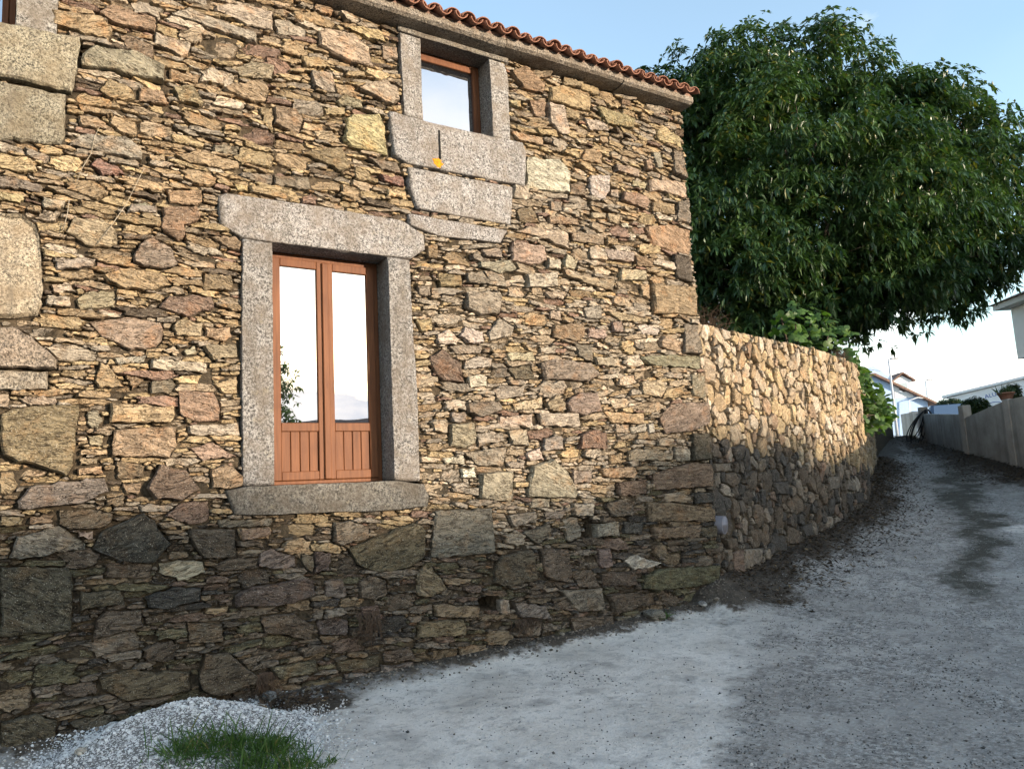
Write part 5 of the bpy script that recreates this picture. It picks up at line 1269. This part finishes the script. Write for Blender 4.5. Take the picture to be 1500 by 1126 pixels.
for w0_, w1_, z_, lab in ((-26, -9, 1.45, 'long white house with tiled roof, added unseen to cast shade'), (-9, 1.6, 1.50, 'white house with tiled ridge, added unseen to shade the left wall foot'), (1.6, 4.8, 1.12, 'narrow low white house added unseen to lower the shade edge'), (4.8, 9.4, 1.68, 'narrow tall white house added unseen to raise the shade edge'),
                         (9.4, 20, 1.30, 'lower white house added unseen to shade the garden wall'), (20, 46, 2.6, 'long white house added unseen to shade the upper lane')): caster_house(w0_, w1_, SH(z_), lab)
# young tree behind the camera, mirrored in the door glass
rng = np.random.default_rng(12); yt = np.array([4.9, -14.5]); yr = empty('plane_sapling', (yt[0], yt[1], 0)); tag(yr, 'young broadleaf tree standing behind the camera across the lane', 'tree')
mb = MB(); mb.tube([(0, 0, -.1), (.1, 0, 2.5), (0, .1, 5.6)], [.10, .08, .03], 8); mb.build('trunk', MT['bark'], yr, True); mb = MB(); tips = []
for k in range(34):
    z = rng.uniform(3.0, 5.4); a = rng.uniform(0, 6.28) if k > 22 else rng.normal(0, .35); e = np.array([math.cos(a) * rng.uniform(.8, 1.55), math.sin(a) * rng.uniform(.6, 1.3), z + rng.uniform(0, .5)]); mb.tube([(.05, .05, z - .3), e * .55 + np.array([0, 0, .15 + .45 * (z - .3) * 1]) * [1, 1, 1], e], [.025, .014, .005], 5)
    for q in range(11): tips.append(e * rng.uniform(.75, 1.05) * [1, 1, 0] + [0, 0, e[2]] + rng.normal(0, .17, 3) * [1, 1, .6])
mb.build('limbs', MT['bark'], yr, True); tips = np.array(tips); V, F, C = sprays(tips, unit(rng.normal(0, 1, tips.shape) + [0, 0, .5]), rng, 6, (.10, .17), .55, (.1, .5)); me = mesh_np('crown', V, [F]); set_col(me, C); link('crown', me, MT['fig_leaf'], yr)
# ------------------------------------------------------------------ gravel heap, grass, litter
rng = np.random.default_rng(31)
ICO = np.array([(1, 0, 0), (-1, 0, 0), (0, 1, 0), (0, -1, 0), (0, 0, 1), (0, 0, -1)], float); IF = np.array([(0, 2, 4), (2, 1, 4), (1, 3, 4), (3, 0, 4), (2, 0, 5), (1, 2, 5), (3, 1, 5), (0, 3, 5)])
def pebbles(name, P, size, col, flat=.6, mat='pebble'):
    n_ = len(P); R_ = unit(rng.normal(0, 1, (n_, 3, 3))); sc_ = size[:, None, None] * rng.uniform(.6, 1.15, (n_, 6, 1)); V = (ICO[None] * sc_); V = V * np.array([1, rng.uniform(.6, .9), flat]); a = rng.uniform(0, 6.28, n_); ca, sa = np.cos(a), np.sin(a); b = rng.normal(0, .5, n_); cb, sb = np.cos(b), np.sin(b)
    x, y, z = V[..., 0], V[..., 1], V[..., 2]; y, z = cb[:, None] * y - sb[:, None] * z, sb[:, None] * y + cb[:, None] * z; x, y = ca[:, None] * x - sa[:, None] * y, sa[:, None] * x + ca[:, None] * y
    V = np.stack([x, y, z], -1) + P[:, None]; F = (np.arange(n_)[:, None, None] * 6 + IF[None]).reshape(-1, 3); me = mesh_np(name, V.reshape(-1, 3), [F]); set_col(me, np.repeat(np.column_stack([col, np.ones(n_)]), 6, 0)); return link(name, me, MT[mat])
HP = [(.02, -.55), (.30, -.12), (.62, -.02), (1.2, -.02), (1.62, -.08), (1.85, -.45), (1.78, -.85), (1.5, -1.7), (.2, -1.8)]
def heap(x, y):
    d_ = pdist(x, y, np.array(HP + HP[:1])); ins = inpoly(x, y, HP); t = np.clip(d_ / .55, 0, 1) * ins
    return .17 * (t * t * (3 - 2 * t)) * (1 + .25 * fbm(np.asarray(x) * 3, np.asarray(y) * 3)) * np.clip(1 - np.hypot((np.asarray(x) - .95) / 1.4, (np.asarray(y) + .35) / 1.6), .0, 1) * 1.6
gx, gy = np.meshgrid(np.linspace(-.1, 2.0, 60), np.linspace(-2.0, .02, 60), indexing='ij'); gz = terrain(gx, gy) + np.where(inpoly(gx, gy, HP), heap(gx, gy) + .004, -.05)
me = mesh_np('gravel_heap', np.column_stack([gx.ravel(), gy.ravel(), gz.ravel()]), [gridfaces(*gx.shape)], True); set_col(me, np.tile([.17, .16, .15, 1], (gx.size, 1)))
ghp = link('gravel_heap', me, MT['pebble']); tag(ghp, 'small heap of white gravel tipped against the foot of the house', 'gravel heap')
pts = rng.uniform([-.2, -1.9], [2.2, -.02], (46000, 2)); ins = inpoly(pts[:, 0], pts[:, 1], HP); dout = pdist(pts[:, 0], pts[:, 1], np.array(HP + HP[:1])); pts = pts[ins | (rng.random(len(pts)) < .55 * np.exp(-dout / .10))]; 
hz_ = terrain(pts[:, 0], pts[:, 1]) + heap(pts[:, 0], pts[:, 1]); sz_ = rng.uniform(.005, .0105, len(pts)) * (1 + 1.1 * (rng.random(len(pts)) < .07)); g = rng.uniform(.5, .85, len(pts)); w = rng.random(len(pts)) < .12; g[w] *= .45
o = pebbles('gravel', np.column_stack([pts, hz_ + sz_ * .35]), sz_, np.column_stack([g, g * .985, g * .96])); o.parent = ghp; o['kind'] = 'stuff'
# loose grit over the lane and dirt strip
q = rng.uniform(0, 1, (70000, 2)); ds = 3.2 + 15 * q[:, 0] ** 1.8; ls = ds * rng.uniform(-.62, .70, len(ds)); X = CAM[0] + ds * f0[0] + ls * r0[0]; Y = CAM[1] + ds * f0[1] + ls * r0[1]
ok = (~((X < 6.86) & (Y > -.03))) & ~inpoly(X, Y - .03, gwx) & (to_vd(X, Y)[1] < 10.6); inap = inpoly(X, Y, AP); dens = np.where(inap, .10, .30) + .65 * (fbm(X * 1.6, Y * 1.6, 5, 4) > np.where(inap, .42, .0)); ok &= rng.random(len(X)) < dens; X, Y = X[ok], Y[ok]
sz_ = rng.uniform(.003, .011, len(X)) * (1 + .8 * (rng.random(len(X)) < .05)); g = rng.choice([.07, .12, .2, .35, .5], len(X), p=[.34, .24, .14, .15, .13]); o = pebbles('grit', np.column_stack([X, Y, terrain(X, Y) + sz_ * .3]), sz_, np.column_stack([g, g * .95, g * .88])); tag(o, 'loose grit and crumbs scattered over the lane', None, kind='stuff')
# rubble crumbs at the wall foot
s_ = rng.uniform(-.3, 6.8, 900); X = s_; Y = -.02 - np.abs(rng.normal(0, .13, 900)); sz_ = rng.uniform(.006, .022, 900) * (1 + 1.2 * (rng.random(900) < .04)); g = rng.uniform(.05, .26, 900); o = pebbles('rubble_crumbs', np.column_stack([X, Y, terrain(X, Y) + sz_ * .3]), sz_, np.column_stack([g, g * .85, g * .68])); tag(o, 'crumbs of fallen stone along the foot of the house', None, kind='stuff')
# single stones lying about
for px_, py_, r_, lab, c in ((165, 1070, .055, 'flat pale stone on the edge of the gravel heap', (.5, .48, .45)), (118, 1112, .040, 'cream pebble low on the gravel heap', (.55, .5, .42)), (388, 1020, .060, 'grey rounded cobble where the gravel meets the wall', (.22, .22, .21)), (918, 912, .10, 'loose grey stone wedged under a hole at the wall foot', (.22, .2, .16)), (1022, 905, .055, 'pale broken stone on the dirt by the house corner', (.4, .38, .35))):
    v = ray(px_, py_); t_ = (.06 - CAM[2]) / v[2]; p = CAM + t_ * v; p[1] = min(p[1], -.09 if py_ > 1000 else -.12); p[2] = float(terrain(p[0], p[1])) + float(heap(np.array([p[0]]), np.array([p[1]]))[0]) * (py_ > 1000)
    th = unit(rng.normal(0, 1, (60, 3))); bm = bmesh.new()
    for k in th: bm.verts.new(Vector(k * r_ * rng.uniform(.8, 1.1) * np.array([1.35, .9, .6])))
    bmesh.ops.convex_hull(bm, input=bm.verts); me = bpy.data.meshes.new('loose_stone'); bm.to_mesh(me); bm.free(); set_col(me, np.tile([*c, rng.random()], (len(me.vertices), 1))); o = link('loose_stone', me, MT['rubble'], None, (p[0], p[1], p[2] + r_ * .3)); o.rotation_euler = (0, 0, rng.uniform(0, 3)); tag(o, lab, 'stone')
# dead leaves on the verges
def litter(name, X, Y, zoff, label):
    n_ = len(X); B = np.column_stack([X, Y, terrain(X, Y) + zoff]); a = rng.uniform(0, 6.28, n_); ax = unit(np.column_stack([np.cos(a), np.sin(a), rng.normal(.15, .25, n_)])); L_ = rng.uniform(.03, .085, n_); V, F = leaf_cards(B, ax, np.tile([0, 0, 1.], (n_, 1)) + rng.normal(0, .5, (n_, 3)), L_, L_ * rng.uniform(.15, .42, n_), rng.uniform(-.2, .3, n_), rng)
    me = mesh_np(name, V, [F]); c = rng.uniform(0, 1, n_) ** 1.5; set_col(me, np.repeat(np.column_stack([c, c, c, rng.random(n_)]), 9, 0)); o = link(name, me, MT['dead_leaf']); tag(o, label, None, kind='stuff')
s_ = rng.uniform(.0, 13, 9000); x, y, nx, ny = gw_pt(s_); dd_ = np.abs(rng.normal(0, .42, len(s_))) + .03; litter('leaf_litter', x + nx * dd_, y + ny * dd_, rng.uniform(0, .04, len(s_)), 'dark dead leaves banked along the foot of the garden wall')
t = rng.uniform(0, 1, 6500); k = (t * 4.999).astype(int); fr = t * 5 - k; P = RW[k + 1] * (1 - fr)[:, None] + RW[k + 2] * fr[:, None] if False else RW[np.minimum(k, 6)] * (1 - fr)[:, None] + RW[np.minimum(k + 1, 7)] * fr[:, None]; dd_ = np.abs(rng.normal(0, .7, len(t))) + .08; litter('leaf_litter', P[:, 0] - r0[0] * dd_, P[:, 1] - r0[1] * dd_, rng.uniform(0, .05, len(t)), 'dead leaves and dry earth under the concrete wall')
t = rng.uniform(0, 1, 420); litter('leaf_litter', 1.5 + .6 * t + rng.normal(0, .12, 420), -.12 - .25 * rng.random(420), rng.uniform(0, .03, 420) + .015, 'brown dead leaves between the gravel heap and the concrete apron')
# grass tuft
def tuft(name, label, P, hgt, kind=None, cat='grass', wd=.009):
    n_ = len(P); ax = unit(np.column_stack([rng.normal(0, .45, n_), rng.normal(0, .45, n_), np.ones(n_)])); L_ = rng.uniform(*hgt, n_); V, F = leaf_cards(P, ax, unit(rng.normal(0, 1, (n_, 3))), L_, np.full(n_, wd), rng.uniform(.2, .9, n_), rng); me = mesh_np(name, V, [F]); c = rng.uniform(0, 1, n_); set_col(me, np.repeat(np.column_stack([c, c, c, rng.random(n_)]), 9, 0)); o = link(name, me, MT['grass']); tag(o, label, cat if not kind else None, None, kind); return o
c = []
for px_, py_, k, sp in ((345, 1108, 240, .09), (398, 1098, 260, .08), (428, 1118, 200, .09), (295, 1118, 180, .09), (370, 1120, 260, .10), (265, 1122, 100, .08)):
    v = ray(px_, py_); p = CAM + v * ((.05 - CAM[2]) / v[2]); q = p[:2] + rng.normal(0, sp, (k, 2)) * [1, .8]; c.append(q)
q = np.concatenate(c); tuft('grass', 'tuft of long green grass in front of the gravel heap', np.column_stack([q, terrain(q[:, 0], q[:, 1]) + heap(q[:, 0], q[:, 1]) - .01]), (.10, .33), 'stuff')
v = ray(973, 905); p = CAM + v * ((.16 - CAM[2]) / v[2]); p[1] = min(p[1], -.10); q = p[:2] + rng.normal(0, .04, (70, 2)) * [1, .4]; q[:, 1] = np.minimum(q[:, 1], -.05); tuft('weed_tuft', 'small green weed tuft at the foot of the house corner', np.column_stack([q, terrain(q[:, 0], q[:, 1])]), (.06, .17), None, 'weed', .007)
for px_, py_ in ((486, 1110), (470, 1118)):
    v = ray(px_, py_); p = CAM + v * ((.03 - CAM[2]) / v[2]); q = p[:2] + rng.normal(0, .015, (26, 2)); tuft('grass_sprig', 'thin grass sprig at the edge of the concrete apron' if px_ > 480 else 'thin grass sprig between the apron and the grass tuft', np.column_stack([q, terrain(q[:, 0], q[:, 1])]), (.05, .12), None, 'grass')['group'] = 'grass sprigs'
# dry weeds hanging from the wall and dry stems on it
def strands(name, label, pix_, n_, ln, spread, mat, cat):
    mb = MB(); u, z = fac(*pix_)
    for k in range(n_):
        x = u + rng.normal(0, spread); L_ = rng.uniform(*ln); a = rng.normal(0, .25); pts = [(x, -.03, z), (x + a * L_ * .4, -.05 - rng.uniform(0, .05), z - L_ * .35), (x + a * L_ + rng.normal(0, .02), -.04 - rng.uniform(0, .05), z - L_)]; mb.tube(pts, [.003, .0025, .001], 4, False)
    o = mb.build(name, mat, None); tag(o, label, cat)
strands('dry_weed', 'tangle of reddish brown dry weed hanging low on the wall below the sill', (540, 895), 60, (.12, .36), .06, MT['root_brown'], 'dry weed')
strands('dry_weed', 'dry brown weed stalks leaning at the wall foot beside the gravel', (385, 985), 50, (.15, .36), .05, MT['root_brown'], 'dry weed')
strands('dry_weed', 'dry brown grass under the dark hole low in the wall', (765, 905), 60, (.08, .2), .08, MT['root_brown'], 'dry weed')
for lab, pts in (('thin pale dry creeper stem branching up the wall beside the granite slab', [(112, 270), (120, 250), (133, 228), (138, 205), (145, 190)]), ('pale dry creeper stem slanting beside the lintel', [(142, 360), (165, 330), (185, 300), (200, 270), (210, 250)]), ('short dry creeper stem above the granite slab edge', [(92, 340), (98, 318), (101, 296)])):
    P = [fac(*q) for q in pts]; mb = MB().tube([(u, -.048 - .012 * (k % 2), z) for k, (u, z) in enumerate(P)], [.003, .0028, .0025, .002, .0015][:len(P)], 5); o = mb.build('dry_creeper', MT['dry_stem'], None, True); tag(o, lab, 'creeper')
# dry grasses on top of the garden wall
for s0_, n_, lab in ((.6, 60, 'dry twiggy weeds on top of the garden wall by the house corner'), (6.3, 90, 'reddish dry grass tuft on the garden wall under the fig')):
    mb = MB()
    for k in range(n_):
        s_ = s0_ + rng.normal(0, .22); x, y, nx, ny = [float(t) for t in gw_pt(max(s_, .05))]; z = float(gw_top(max(s_, .05))) - .03; h_ = rng.uniform(.1, .34); mb.tube([(x - nx * .12, y - ny * .12, z), (x - nx * .12 + rng.normal(0, .05), y - ny * .12 + rng.normal(0, .05), z + h_ * .6), (x - nx * .12 + rng.normal(0, .1), y - ny * .12 + rng.normal(0, .1), z + h_)], [.004, .003, .001], 4, False)
    o = mb.build('dry_grass', MT['root_brown'], None); tag(o, lab, 'dry grass')
